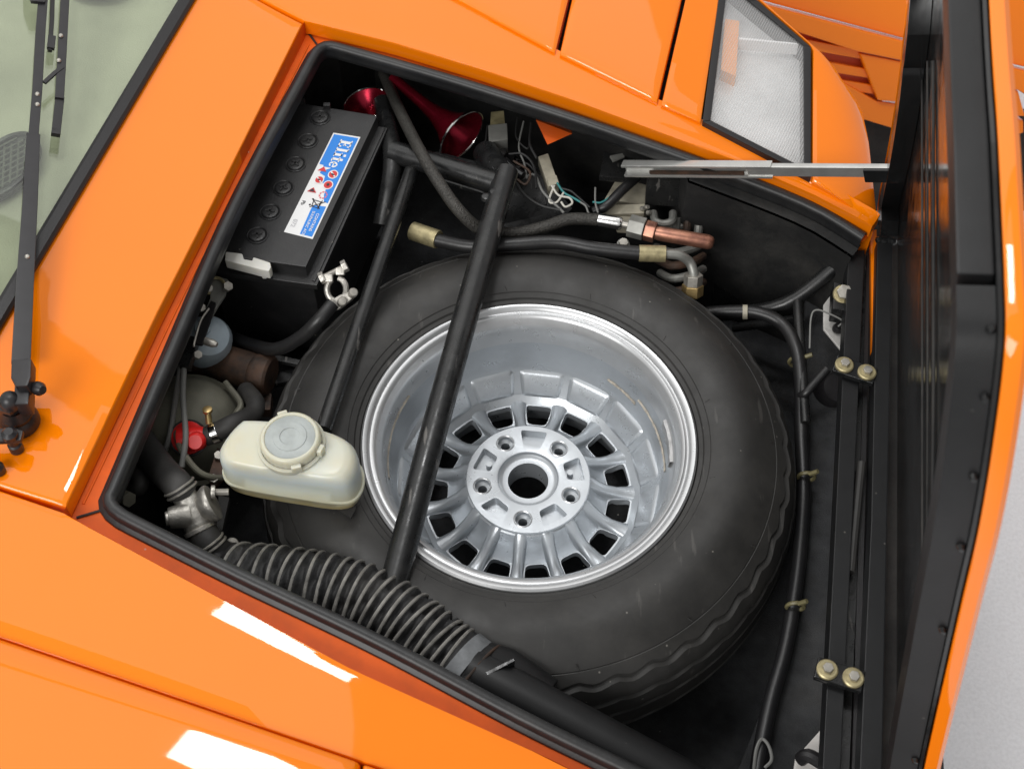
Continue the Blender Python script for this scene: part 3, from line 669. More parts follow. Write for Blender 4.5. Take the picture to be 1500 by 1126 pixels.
# spokes: ribs from boss to ring
sp = None
for k in range(15):
    if sp is None:
        g = G(); rows = []
        for (r, z, h, wd) in ((.080, -.089, .004, .0095), (.088, -.0935, .006, .0092), (.098, -.102, .010, .0090), (.110, -.1105, .012, .0090), (.122, -.1155, .012, .0098), (.134, -.1185, .008, .0118), (.146, -.1195, .006, .015)):
            zb = z - h * 1.9
            rows.append([V((r, -wd, zb)), V((r, -wd * .8, z - h * .35)), V((r, -wd * .35, z)), V((r, wd * .35, z)), V((r, wd * .8, z - h * .35)), V((r, wd, zb))])
        sp = mesh_of(G().grid(rows), 'spoke', angle=60)
    o = part('spoke', sp, 'silver_paint', dk); o.rotation_euler = (0, 0, R(71 + 24 * k))
sb = None
for k in range(15):     # raised pads on the slope between spokes and barrel
    if sb is None:
        def cone(t, q, h): r = .1525 + t * .0245; z = -.1148 + t * .0305; return V(((r - h * .78) * math.cos(q), (r - h * .78) * math.sin(q), z + h * .62))
        rows = []
        for (ins, h) in ((0, -.001), (.0, .0012), (.0030, .0034), (.0062, .0040)):
            row = []; T0, T1 = .0 + ins * 28, 1.0 - ins * 28; A = .0308 - ins
            for cx, cy, s0 in ((T1, A, 0), (T1, -A, 1), (T0, -A * .93, 2), (T0, A * .93, 3)):
                for a_ in (0, 45, 90):
                    q = R(a_ + 90 * s0); rc = .005 * (1 - ins * 100)
                    dt = {0: (math.cos(q), math.sin(q))}.get(9, (math.cos(R(a_ - 0) + s0 * math.pi / 2), math.sin(R(a_) + s0 * math.pi / 2)))
                    # corner arcs in (t, arc) space
                    ct = cx - (rc / .039 if s0 in (0, 1) else -rc / .039); ca = cy - (rc if cy > 0 else -rc)
                    th = {0: R(90 - a_), 1: R(0 - a_), 2: R(-90 - a_), 3: R(180 - a_)}[s0]
                    row.append(cone(ct + math.cos(th) * rc / .039, (ca + math.sin(th) * rc) / .1655, h))
            rows.append(row)
        g = G(); g.grid(rows, closed_v=True); g.f.append(tuple(range(36, 48))); sb = mesh_of(g, 'pad', angle=50)
    o = part('pad', sb, 'silver_paint', dk); o.rotation_euler = (0, 0, R(83 + 24 * k))
# lead balance weight and a smear of old sealant on the barrel
rows = []
for k in range(9):
    q = R(-6 + 20 * k / 8); s_ = .0006 * (k % 2); rows.append([polar(.1862, q, -.030), polar(.1825 - s_, q, -.031), polar(.1815 - s_, q, -.044), polar(.185, q, -.046)])
part('balance_weight', G().grid(rows), 'lead', rim, angle=20)
for (q0, q1, z0, z1) in ((150, 190, -.045, -.052), (-2, 34, -.078, -.070), (35, 52, -.083, -.080)):
    rows = []; random.seed(int(q1))
    for k in range(40):
        q = R(q0 + (q1 - q0) * k / 39); z = z0 + (z1 - z0) * k / 39; r = .1868 + (z + .0265) * .117; h = .0016 + random.random() * .0026
        rows.append([polar(r + .0003, q, z + h), polar(r - .0012 - random.random() * .0008, q, z), polar(r - .0001, q, z - h)])
    part('sealant_smear', G().grid(rows), 'sealant', rim)

wh.location.y += .016
# ================================================================== BATTERY
BT = .055
bat = thing('battery', 'black car battery with a long blue and white sticker, nearest the windscreen', 'battery', U(440, 270, -.13))
PLT = [(424, 148), (553, 169), (448, 391), (312, 372)]
FLG = [(420, 160), (568, 187), (464, 418), (300, 396)]
def quadp(q, z, dz): return G().prism([U(x, y, z) for x, y in q], (0, 0, dz))
part('lid', quadp(PLT, BT, -.024), 'battery_plastic', bat, bevel=.0022)
part('lid_flange', quadp(FLG, BT - .020, -.010), 'battery_plastic', bat, bevel=.0015)
part('case', quadp([(424, 166), (562, 191), (458, 414), (306, 392)], BT - .028, -.16), 'battery_plastic', bat, bevel=.003)
part('rib', quadp([(560, 186), (564, 187), (461, 412), (457, 410)], BT - .018, -.006), 'battery_plastic', bat)
capm = None
for k, q in enumerate(((469, 173), (451, 207), (433, 241), (415, 276), (396, 311), (377, 345))):
    c = U(*q, BT)
    g = G().lathe([(.0155, -.001), (.0152, .0012), (.0140, .0018), (.0128, .0008), (.0122, -.0002), (.011, .0024), (.0095, .003), (.004, .0026), (0, .0026)], (0, 0, 0), seg=28)
    for a_ in range(2): g.box((0, 0, .0032), .014, .0028, .0018, (V((math.cos(R(a_ * 90 + 20 * k)), math.sin(R(a_ * 90 + 20 * k)), 0)), V((-math.sin(R(a_ * 90 + 20 * k)), math.cos(R(a_ * 90 + 20 * k)), 0)), V((0, 0, 1))))
    o = part('cell_cap', G().add([p + c for p in g.v], g.f), 'battery_plastic', bat)
for q in ((442, 150), (479, 156)): part('terminal_stub', G().box(U(*q, BT + .003), .010, .007, .010), 'battery_plastic', bat, bevel=.001)
# sticker: u runs down its length, v across (right side is the letters' top)
LQ = [U(x, y, BT) for x, y in [(488.5, 195), (528, 201.4), (458, 350.5), (416, 340)]]
def LP(u, v, h): return (LQ[0] * (1 - v) + LQ[1] * v) * (1 - u) + (LQ[3] * (1 - v) + LQ[2] * v) * u + V((0, 0, h))
stk = part('sticker', G().prism([LP(0, 0, .0006), LP(0, 1, .0006), LP(1, 1, .0006), LP(1, 0, .0006)], (0, 0, -.0005)), 'label_white', bat, smooth=False)
def flat(polys, material, h=.0009, name='print'):
    g = G()
    for poly in polys: o = len(g.v); g.v += [LP(u, v, h) for u, v in poly]; g.f.append(tuple(range(o, len(g.v))))
    return part(name, g, material, stk, smooth=False)
flat([[(.015, .05), (.015, .95), (.67, .95), (.66, .80), (.60, .70), (.52, .66), (.50, .48), (.43, .44), (.41, .22), (.33, .22), (.325, .05)], [(.735, .50), (.71, .56), (.70, .95), (.985, .95), (.985, .53), (.75, .50)]], 'label_blue')
asp = .245   # width/length ratio of the sticker
def glyph(rects, u0, s_, v0):      # rects (x0,y0,x1,y1) in letter units of cap height
    out = []
    for x0, y0, x1, y1 in rects:
        out.append([(u0 + x * s_ * asp, v0 + y * s_) for x, y in ((x0, y0), (x0, y1), (x1, y1), (x1, y0))])
    return out
cap = .44; v0 = .38; polys = []
polys += glyph([(0, 0, .68, .10), (0, .90, .66, 1), (.10, 0, .34, 1), (.34, .45, .52, .56), (.56, 0, .68, .27), (.56, .75, .66, 1), (.47, .36, .54, .66)], .055, cap, v0)
polys += glyph([(0, 0, .40, .08), (.09, 0, .31, 1.02), (0, .94, .31, 1.02)], .137, cap, v0)
polys += glyph([(0, 0, .40, .08), (.09, 0, .31, .66), (0, .58, .31, .66), (.09, .80, .31, 1.0)], .186, cap, v0)
polys += glyph([(.09, .06, .29, .9), (0, .57, .42, .66), (.16, 0, .42, .10)], .232, cap, v0)
ring_ = []
for k in range(22):
    a0, a1 = R(10 + k * 14.3), R(10 + (k + 1) * 14.3)
    q = [(.27 + .27 * math.cos(a), .33 + .34 * math.sin(a)) for a in (a0, a1)] + [(.27 + (.09 if abs(math.cos(a)) < .5 else .11) * math.cos(a), .33 + .25 * math.sin(a)) for a in (a1, a0)]
    ring_.append([(.279 + x * cap * asp, v0 + y * cap) for x, y in q])
polys += ring_ + glyph([(.06, .29, .52, .38)], .279, cap, v0)
flat(polys, 'label_white', .0012, 'lettering')
def disc_(u, v, r, n=20): return [(u + r * asp * math.cos(2 * math.pi * k / n), v + r * math.sin(2 * math.pi * k / n)) for k in range(n)]
flat([disc_(.40, .68, .175), disc_(.505, .68, .175), disc_(.475, .31, .165)], 'label_white', .0012, 'symbol_ground')
flat([disc_(.40, .68, .14), disc_(.505, .68, .14), disc_(.475, .31, .13)], 'label_red', .0015, 'warning_symbol')
flat([[(.377, .60), (.384, .56), (.425, .76), (.418, .80)], [(.455, .235), (.461, .20), (.497, .385), (.49, .42)]], 'label_white', .0018, 'symbol_bar')
flat([[(.395, .64), (.40, .60), (.415, .70), (.405, .76)], disc_(.505, .68, .05), [(.468, .28), (.475, .25), (.486, .33), (.478, .37)]], 'label_black', .0021, 'symbol_mark')
flat([[(.345, .24), (.345, .52), (.345, .52), (.405, .16), (.335, .05)], ], 'label_white', .0011, 'symbol_ground')
flat([[(.352, .36), (.405, .12), (.405, .12), (.352, .08)], [(.39, .42), (.345, .26), (.392, .10)]][1:], 'label_red', .0015, 'warning_symbol')
flat([[(.60, .42), (.555, .25), (.602, .10)]], 'label_red', .0015, 'warning_symbol'); flat([[(.595, .36), (.566, .25), (.597, .15)]], 'label_black', .0018, 'symbol_mark')
seg_ = []
for k in range(8):
    a0, a1 = R(45 * k + 6), R(45 * k + 36); seg_.append([(.605 + asp * r * math.cos(a), .68 + r * math.sin(a)) for r, a in ((.15, a0), (.15, a1), (.10, a1), (.10, a0))])
flat(seg_, 'label_pink', .0012, 'recycling_symbol')
def line(a, b, wd=.012):
    du_, dv_ = b[0] - a[0], (b[1] - a[1]) * asp; l = math.hypot(du_, dv_); nx, ny = -dv_ / l * wd * .3, du_ / l * wd * .3 / asp
    return [(a[0] + nx, a[1] + ny), (b[0] + nx, b[1] + ny), (b[0] - nx, b[1] - ny), (a[0] - nx, a[1] - ny)]
flat([line(a, b) for a, b in (((.655, .38), (.735, .78)), ((.735, .42), (.66, .86)), ((.665, .46), (.67, .72)), ((.67, .72), (.73, .70)), ((.73, .70), (.725, .48)), ((.665, .46), (.725, .48)), ((.655, .74), (.74, .72)))] + [disc_(.715, .40, .035, 10), disc_(.66, .42, .03, 10)], 'label_black', .0012, 'bin_symbol')
def text(body, u0, v0, size, material, h=.0013, name='lettering', heavy=0):
    cu = bpy.data.curves.new('t', 'FONT'); cu.body = body; cu.size = 1; cu.offset = heavy
    o = bpy.data.objects.new('t', cu); COL.objects.link(o); dg = bpy.context.evaluated_depsgraph_get(); me = bpy.data.meshes.new_from_object(o.evaluated_get(dg))
    bpy.data.objects.remove(o)
    for vtx in me.vertices: p = LP(u0 + vtx.co.x * size * asp, v0 + vtx.co.y * size, h); vtx.co = p
    me.materials.clear(); return part(name, me, material, stk)
text('Pb', .69, .10, .17, 'label_black', heavy=.01)
text('CONTAINS', .775, .76, .135, 'label_white', heavy=.012); text('SULPHURIC ACID', .765, .60, .125, 'label_white', heavy=.012)
text('072', .87, .12, .20, 'label_grey')

# white terminal cover on the battery's end
tc_ = thing('terminal_cover', 'small white plastic terminal cover on the end of the black battery', 'cover', U(362, 390, .03))
z = BT + .006
g = G().prism([U(x, y, z) for x, y in [(330, 368), (355, 371), (357, 379), (369, 381), (371, 376), (396, 384), (397, 391), (394, 397), (383, 395), (329, 381)]], (0, 0, -.017))
part('shell', g, 'white_plastic', tc_, bevel=.0022)
part('clip', G().box(U(387, 402, z - .016), .006, .006, .012), 'white_plastic', tc_, bevel=.0015)

# battery lead with clamp
clp = thing('battery_lead', 'thick black battery lead ending in a loose silver clamp by the battery corner', 'cable', U(480, 450, .0))
zc = .045
ax_cl = (RT * .28 + UPV * .35 - FW * .88).normalized()
def camoff(p, x, y, zz=0): k = mpp(p); return p + RT * (x * k) + UPV * (-y * k) - FW * zz
CC = U(493, 424, zc)
part('clamp_ring', G().tube([camoff(CC, 14 * math.cos(a), 17 * math.sin(a)) for a in [R(-70 + 320 * k / 24 - 10) for k in range(25)]], .0042, 10), 'cast_alloy', clp)
for (x, y) in ((-13, -18), (4, -28)):
    part('ear', G().box(camoff(CC, x + 2, y + 2, .002), .012, .010, .012, (RT, UPV, -FW)), 'cast_alloy', clp, bevel=.002)
part('clamp_bolt', G().tube([camoff(CC, -22, -16, .004), camoff(CC, 14, -34, .004)], .0036, 10), 'zinc', clp)
part('bolt_head', G().hexa(camoff(CC, -24, -15, .004), (camoff(CC, 14, -34) - camoff(CC, -22, -16)), .0085, .007), 'cast_alloy', clp, bevel=.001)
part('bolt_head', G().hexa(camoff(CC, 9, -32, .004), (camoff(CC, 14, -34) - camoff(CC, -22, -16)), .0085, .007), 'cast_alloy', clp, bevel=.001)
part('saddle', G().prism([camoff(CC, x, y, .008) for x, y in [(-14, 20), (6, 8), (24, 2), (28, 10), (20, 18), (4, 30), (-10, 32)]], FW * .014), 'cast_alloy', clp, bevel=.003)
for (x, y) in ((24, 7), (8, 20)): part('screw', G().lathe([(0, .011), (.005, .0105), (.0062, .009), (.0062, 0)], camoff(CC, x, y, .006), -FW + UPV * .2 + RT * .3, 14), 'zinc', clp)
part('cable', G().tube(crom([U(488, 444, zc), U(466, 470, .035), U(440, 494, .01), (U(405, 511, -.02)), U(368, 505, -.05), U(335, 492, -.08)], 8), .0092, 14), 'hose_rubber', clp)

# ================================================================== BRAKE FLUID RESERVOIR
rs = thing('fluid_reservoir', 'translucent white plastic fluid reservoir with round screw cap left of the wheel', 'reservoir', U(425, 720, -.02))
TOP = [(321, 652), (334, 631), (350, 615), (358, 612), (390, 613), (430, 617), (480, 629), (506, 640), (518, 652), (522, 668), (519, 684), (509, 698), (495, 703), (470, 702), (430, 696), (380, 688), (345, 681), (328, 675), (321, 665)]
zt = .095
base = crom([U(x, y, zt) for x, y in TOP], 3, closed=True); cb = sum(base, V((0, 0, 0))) / len(base)
def scl(loop, s_, z, sh=(0, 0)): return [V((cb.x + (p.x - cb.x) * s_ + sh[0], cb.y + (p.y - cb.y) * s_ + sh[1], z)) for p in loop]
lv = [(.55, zt + .0015), (.80, zt + .001), (.90, zt), (.965, zt - .004), (1.01, zt - .011), (1.022, zt - .022), (1.03, zt - .050), (1.06, zt - .051), (1.066, zt - .053), (1.06, zt - .0555), (1.03, zt - .0565), (1.015, zt - .068), (.96, zt - .074), (.6, zt - .078)]
g = G(); g.grid([scl(base, a_, z_) for a_, z_ in lv], closed_v=True); nb_ = len(base)
g.f.append(tuple(range(nb_))); g.f.append(tuple(range(nb_ * (len(lv) - 1), nb_ * len(lv))))
part('tank', g, 'reservoir_plastic', rs, angle=45)
cc = U(428, 652, zt)
capn = part('cap', G().lathe([(.040, -.002), (.040, .005), (.0375, .006), (.0365, .0065)], cc, (0, 0, 1), 48), 'reservoir_plastic', rs)
NK = 72; rows = []
for k in range(NK):
    q = 2 * math.pi * k / NK; j = .0006 * (k % 2); rows.append([cc + V((math.cos(q) * r, math.sin(q) * r, z_)) for r, z_ in ((.0355 + j, .004), (.0355 + j, .016), (.0345, .019), (.0325, .0205), (.0305, .0203), (.0295, .0185))])
part('cap_rim', G().grid(rows, closed_u=True), 'reservoir_plastic', capn, angle=50)
part('cap_top', G().lathe([(.030, .0186), (.0285, .0192), (.020, .0196), (.0195, .0206), (.012, .0208), (.0115, .0198), (0, .0198)], cc, (0, 0, 1), 48), 'cap_plastic', capn)
for a_ in (-75, -20, 110): part('lug', G().box(cc + V((math.cos(R(a_)) * .0385, math.sin(R(a_)) * .0385, .009)), .006, .012, .012, (V((math.cos(R(a_)), math.sin(R(a_)), 0)), V((-math.sin(R(a_)), math.cos(R(a_)), 0)), V((0, 0, 1)))), 'reservoir_plastic', capn, bevel=.0015)
part('bracket', G().prism([U(x, y, .02) for x, y in [(490, 742), (524, 728), (520, 748), (514, 758)]], (0, 0, -.004)), 'black_dull', rs)

# ================================================================== CORRUGATED DUCT
du_ = thing('air_duct', 'black corrugated fabric air duct with bare metal hoops along the near seal', 'duct', U(520, 880, -.06))
dpath = crom([U(x, y, z_) for x, y, z_ in [(322, 853, -.03), (380, 857, -.012), (450, 866, -.002), (510, 880, .0), (555, 900, .0), (600, 930, -.002), (645, 965, -.006), (685, 997, -.01)]], 40)
dlen = [0]
for a, b in zip(dpath, dpath[1:]): dlen.append(dlen[-1] + (b - a).length)
NH = 23
def hoop_s(k): t = k / (NH - 1); return dlen[-1] * (.02 + .90 * (t ** .80))
def at_s(s_):
    for i in range(len(dlen) - 1):
        if dlen[i + 1] >= s_: return dpath[i].lerp(dpath[i + 1], (s_ - dlen[i]) / (dlen[i + 1] - dlen[i])), (dpath[i + 1] - dpath[i]).normalized()
    return dpath[-1], (dpath[-1] - dpath[-2]).normalized()
hs = [hoop_s(k) for k in range(NH)]
RD = .0490; rows = []; random.seed(5)
NS = 170; ph_ = [random.random() * 6.28 for _ in range(60)]
for i in range(NS):
    s_ = dlen[-1] * i / (NS - 1); p, t = at_s(s_); u = (V((0, 0, 1)) - t * t.z).normalized(); v = t.cross(u)
    j = max([k for k in range(NH) if hs[k] <= s_] or [0]); j2 = min(NH - 1, j + 1)
    fr = 0 if hs[j2] == hs[j] else min(1, max(0, (s_ - hs[j]) / (hs[j2] - hs[j])))
    sag = math.sin(math.pi * fr) ** .7 if s_ > hs[0] and s_ < hs[-1] else 0; row = []
    for k in range(40):
        q = 2 * math.pi * k / 40; wr = .0022 * math.sin(7 * q + ph_[j] + 3 * fr) * sag + .0013 * math.sin(13 * q - ph_[j + 20] - 4 * fr) * sag
        r = RD + .0016 * math.sin(2 * math.pi * min(fr, 1 - fr) * 1.6) - .0034 * sag + wr * 1.3; row.append(p + u * math.cos(q) * r + v * math.sin(q) * r)
    rows.append(row)
part('sleeve', G().grid(rows, closed_v=True), 'duct_fabric', du_, angle=60)
for k in range(NH):
    p, t = at_s(hs[k]); t = (t + V((.05 * math.sin(k * 2.1), .06 * math.cos(k * 1.7), 0))).normalized(); u = (V((0, 0, 1)) - t * t.z).normalized(); v = t.cross(u)
    part('hoop', G().tube([p + (u * math.cos(q) + v * math.sin(q)) * (RD - .0002) for q in [2 * math.pi * j / 40 for j in range(40)]], .0023, 8, closed=True), 'duct_wire', du_)
p, t = at_s(dlen[-1] * .965); p2, _ = at_s(dlen[-1] * .995)
part('end_band', G().tube([p - t * .009, p + t * .009], RD + .0022, 40, caps=False), 'tape', du_)
part('end_collar', G().tube([p + t * .010, p + t * .016, p + t * .022, p + t * .03], [RD, RD + .004, RD + .003, RD - .004], 40), 'duct_fabric', du_)
part('clamp_wire', G().tube([p + t * .018 + (((V((0, 0, 1)) - t * t.z).normalized()) * math.cos(q) + t.cross((V((0, 0, 1)) - t * t.z).normalized()) * math.sin(q)) * (RD + .0045) for q in [2 * math.pi * j / 40 for j in range(40)]], .0018, 8, closed=True), 'rusty', du_)
sq = thing('duct_spout', 'black painted metal spout the corrugated duct is clamped to', 'spout', U(740, 990, -.03))
part('spout_body', G().tube([U(690, 990, -.005), U(730, 1000, -.008), U(790, 1040, -.015)], [.043, .042, .040], 28), 'black_satin', sq, bevel=.001)
part('spout_fin', G().prism([U(x, y, .045) for x, y in [(712, 984), (752, 964), (754, 967), (714, 988)]], (0, 0, -.02)), 'black_paint', sq)

# ================================================================== HOSES AND VALVES ON THE LEFT
hv = thing('heater_valve', 'cast silver coolant valve between two black hoses in the near left corner', 'valve', U(285, 755, -.02))
vc = U(284, 750, .03)
def co(x, y, zz=0): return camoff(vc, x, y, zz)
part('body', G().tube(crom([co(-14, -24), co(-6, -10), co(0, 2), co(6, 16), co(14, 32)], 4), [.015] * 2 + [.0165] * 2 + [.018] * 3 + [.019] * 4 + [.018] * 3 + [.0155] * 3, 20), 'cast_alloy', hv)
part('side_port', G().tube([co(-4, 2, .006), co(-26, 6, .012), co(-32, 7, .013)], [.017, .0135, .0125], 18), 'cast_alloy', hv, bevel=.001)
part('boss', G().tube([co(-30, 7, .013), co(-37, 8, .015)], .009, 16), 'cast_alloy', hv, bevel=.002)
part('flange', G().tube([co(10, -7, .0), co(20, -11, .0), co(25, -13, .0), co(29, -15, .0)], [.017, .0225, .0235, .0225], 28), 'cast_alloy', hv, bevel=.0015)
part('neck_ring', G().tube([co(8, 22), co(11, 28)], .020, 20), 'cast_alloy', hv, bevel=.001)
part('adjuster', G().tube([co(30, -30, .006), co(52, -30, .004)], .0042, 10), 'zinc', hv)
part('adjuster_nut', G().tube([co(27, -30, .007), co(33, -30, .006)], .0085, 16), 'cast_alloy', hv, bevel=.001)
def hose(name, label, pts, rad, material='hose_rubber', clips=(), cat='hose', clipm='zinc', cr_=.0016):
    P_ = crom(pts, 10); o = thing(name, label, cat, pts[0]); part('tube', G().tube(P_, rad, 16), material, o)
    for (i, wdt) in clips:
        i = min(max(1, int(i * (len(P_) - 1))), len(P_) - 2); t = (P_[i + 1] - P_[i - 1]).normalized(); u = t.orthogonal().normalized(); v = t.cross(u)
        for dd in ([0] if wdt == 0 else [-wdt, wdt]):
            part('clip', G().tube([P_[i] + t * dd + (u * math.cos(q) + v * math.sin(q)) * (rad + .0008) for q in [2 * math.pi * j / 24 for j in range(24)]], cr_, 6, closed=True), clipm, o)
    return o
hose('coolant_hose', 'thick black hose coming down from the windscreen side into the silver valve', [U(185, 610, -.02), U(210, 650, .0), U(240, 690, .02), co(-24, -40), co(-15, -27)], .0185, 'hose_dusty', [(.86, .003)])
hose('coolant_hose', 'black hose stub below the silver valve at the near seal', [co(13, 30), co(28, 52), co(44, 78, -.03)], .0185, 'hose_dusty', [(.4, .003)])
bo = thing('brake_servo', 'olive grey domed metal servo half hidden under the rear seal', 'servo', U(290, 620, -.14))
part('dome', G().lathe([(0, .045), (.03, .042), (.055, .03), (.068, .01), (.072, -.03), (.072, -.08)], U(283, 625, -.06), (.35, -.25, .9), 40), 'olive_metal', bo)
part('shell_rim', G().lathe([(.072, -.01), (.078, -.012), (.078, -.018), (.072, -.020)], U(283, 625, -.06), (.35, -.25, .9), 40), 'olive_metal', bo)
re_ = thing('vacuum_elbow', 'bright red plastic elbow with hose clamp beside the white reservoir', 'elbow', U(285, 640, -.05))
ec = U(284, 640, -.005)
part('body', G().tube([camoff(ec, -22, 4), camoff(ec, -4, 2), camoff(ec, 12, 0), camoff(ec, 18, 0)], [.016, .0158, .0140, .012], 20), 'red_plastic', re_, bevel=.001)
part('stub', G().tube([camoff(ec, 6, 4), camoff(ec, 8, 6, .02), camoff(ec, 8, 6, .023)], [.0135, .0115, .009], 18), 'red_plastic', re_)
part('flange', G().tube([camoff(ec, -10, 2, -.010), camoff(ec, -10, 1, -.003)], .0215, 24), 'red_plastic', re_, bevel=.001)
part('grommet', G().tube([camoff(ec, -12, 2, -.016), camoff(ec, -11, 2, -.010)], .0245, 24), 'rubber_trim', re_, bevel=.001)
vh = hose('vacuum_hose', 'grey rubber hose clamped to the red elbow and curving behind the reservoir', [camoff(ec, 16, 0), camoff(ec, 34, -8), camoff(ec, 58, -20), U(368, 608, -.02), U(374, 590, -.03), U(360, 572, -.05)], .0125, 'hose_dusty')
a, b = camoff(ec, 26, -4), camoff(ec, 36, -8)
part('hose_clamp', G().tube([a, b], .0140, 20), 'chrome', vh, bevel=.0006)
part('clamp_screw', G().tube([camoff(ec, 24, -20, .006), camoff(ec, 23, -38, .01)], .0042, 12), 'brass', vh, bevel=.0008)
part('clamp_screw', G().lathe([(.0062, 0), (.0062, .004), (.004, .005), (0, .005)], camoff(ec, 23, -38, .01), -FW * .7 + UPV * .7, 14), 'brass', vh)
cy = thing('wiper_motor', 'rust brown metal cylinder lying below the battery lead', 'motor', U(350, 550, -.12))
part('housing', G().tube([U(285, 520, -.07), U(374, 545, -.06)], .026, 24), 'rusty', cy)
part('end_cap', G().tube([U(372, 544, -.06), U(378, 546, -.06), U(394, 550, -.06), U(398, 551, -.06)], [.026, .0285, .0285, .025], 24), 'rusty', cy, bevel=.001)
part('foot', G().prism([U(x, y, -.08) for x, y in [(375, 572), (398, 575), (396, 600), (380, 600)]], (0, 0, -.02)), 'rusty', cy, bevel=.002)
ab = thing('crank_lever', 'dark steel lever with a pivot pin in the shade below the battery', 'lever', U(420, 540, -.12))
part('bar', G().prism([U(x, y, -.06) for x, y in [(388, 524), (400, 518), (446, 528), (442, 535)]], (0, 0, -.008)), 'black_paint', ab, bevel=.001)
part('arm', G().prism([U(x, y, -.08) for x, y in [(395, 545), (446, 538), (460, 546), (456, 560), (440, 556), (398, 562)]], (0, 0, -.012)), 'black_paint', ab, bevel=.003)
part('pin', G().lathe([(0, .01), (.006, .009), (.006, 0)], U(450, 549, -.078), (0, 0, 1), 12), 'zinc', ab)
dsk = thing('pale_reservoir', 'pale blue rounded plastic bottle behind the dark latch linkage', 'bottle', U(310, 500, -.08))
part('bottle', G().lathe([(0, .012), (.016, .010), (.028, .002), (.033, -.012), (.033, -.05)], U(305, 492, -.005), (.25, -.3, .9), 28), 'pale_blue', dsk)
part('cap', G().lathe([(0, .02), (.010, .019), (.011, .010)], U(296, 486, -.002), (.25, -.3, .9), 20), 'pale_blue', dsk)
lk = thing('latch_linkage', 'dark metal lid latch linkage with bolts against the rear seal', 'latch', U(300, 480, .0))
zl = .035
part('bracket', G().prism([U(x, y, zl) for x, y in [(307, 408), (318, 404), (334, 409), (330, 430), (318, 448), (310, 462), (303, 468), (300, 455), (308, 436)]], (0, 0, -.006)), 'grey_metal', lk, bevel=.001)
part('lever', G().prism([U(x, y, zl + .006) for x, y in [(309, 440), (316, 443), (308, 470), (296, 505), (286, 503), (292, 470)]], (0, 0, -.004)), 'rubber_trim', lk, bevel=.0008)
part('spring_blade', G().tube(crom([U(x, y, zl + .010) for x, y in [(306, 452), (294, 470), (285, 500), (284, 508)]], 6), .0016, 6), 'zinc', lk)
part('lower_bracket', G().prism([U(x, y, zl) for x, y in [(270, 488), (290, 494), (284, 516), (277, 536), (262, 536), (263, 505)]], (0, 0, -.014)), 'black_paint', lk, bevel=.002)
for x, y, r_ in ((332, 421, .007), (304, 424, .006), (293, 452, .006), (288, 521, .006)): part('bolt', G().hexa(U(x, y, zl + .002), (.5, -.3, .8), r_, .008), 'zinc', lk, bevel=.001)
part('stud', G().tube([U(296, 498, zl), U(312, 503, zl), U(318, 505, zl)], [.0055, .0055, .003], 10), 'zinc', lk)
part('fork', G().tube(crom([U(x, y, zl + .004) for x, y in [(306, 430), (303, 418), (310, 408), (322, 408), (330, 416)]], 5), .0022, 8), 'zinc_yellow', lk)
for k, (pts, nm) in enumerate((([(270, 528, .03), (268, 580, .02), (272, 640, .015), (266, 684, .0)], 'grey control cable dropping straight from the latch past the red elbow'),
                               ([(265, 535, .025), (256, 590, .0), (248, 640, -.01), (238, 670, -.03)], 'second grey control cable nearest the rear seal'))):
    hose('control_cable', nm, [U(*q) for q in pts], .0038, 'wire_grey', cat='cable')
pp = thing('steel_pipe', 'thin bare metal pipe along the servo in the rear left corner', 'pipe', U(240, 640, -.08))
part('tube', G().tube(crom([U(252, 560, -.05), U(243, 610, -.05), U(235, 660, -.06)], 6), .0045, 10), 'brass', pp)
kn = thing('pipe_bracket', 'dark bracket with a small shiny stud beside the lower hose', 'bracket', U(330, 770, -.1))
part('plate', G().prism([U(x, y, -.03) for x, y in [(320, 725), (336, 728), (326, 775), (316, 785)]], (0, 0, -.01)), 'black_dull', kn, bevel=.001)
part('stud', G().lathe([(0, .006), (.008, .004), (.009, 0)], U(340, 797, -.03), (.2, -.4, .9), 14), 'zinc', kn)

# ================================================================== HORNS, RELAY, CONNECTORS (far side)
def horn(label, mouth, throat_px, z0, z1, rm):
    a = U(*mouth, z0); b = U(*throat_px, z1); ax = (a - b).normalized(); L_ = (a - b).length
    o = thing('air_horn', label, 'horn', b, 'air horns')
    pr = [(.0085, -.03), (.0085, 0), (.0095, L_ * .3), (.013, L_ * .55), (rm * .5, L_ * .76), (rm * .74, L_ * .9), (rm * .97, L_ * .985), (rm, L_), (rm * .93, L_ * .975), (rm * .68, L_ * .87), (rm * .44, L_ * .74), (.008, L_ * .55), (0, L_ * .5)]
    part('trumpet', G().lathe(pr, b, ax, 48), 'red_anodised', o, angle=60)
    u = ax.orthogonal().normalized(); v = ax.cross(u)
    part('rim', G().tube([a + (u * math.cos(q) + v * math.sin(q)) * rm for q in [2 * math.pi * k / 48 for k in range(48)]], .0018, 8, closed=True), 'chrome', o)
horn('long red anodised trumpet horn with silver rim behind the black frame tube', (676, 199), (594, 130), .004, .014, .043)
horn('shorter red trumpet horn half hidden behind the battery corner', (536, 152), (560, 215), .0, -.09, .036)
rl = thing('relay', 'small square metal relay hanging below the far seal beside the red horn', 'relay', U(730, 215, -.04))
part('can', G().prism([U(x, y, .012) for x, y in [(715, 183), (743, 180), (744, 204), (716, 208)]], (0, 0, -.03)), 'grey_metal', rl, bevel=.002)
part('plug', G().prism([U(x, y, -.006) for x, y in [(717, 206), (744, 203), (741, 226), (720, 229)]], (0, 0, -.02)), 'black_dull', rl, bevel=.002)
part('bracket', G().prism([U(x, y, .0) for x, y in [(719, 164), (738, 162), (740, 184), (718, 186)]], (0, 0, -.004)), 'zinc_yellow', rl, bevel=.001)
cn = thing('wire_connector', 'dirty white wire connector block with looped wires below it', 'connector', U(802, 250, -.06))
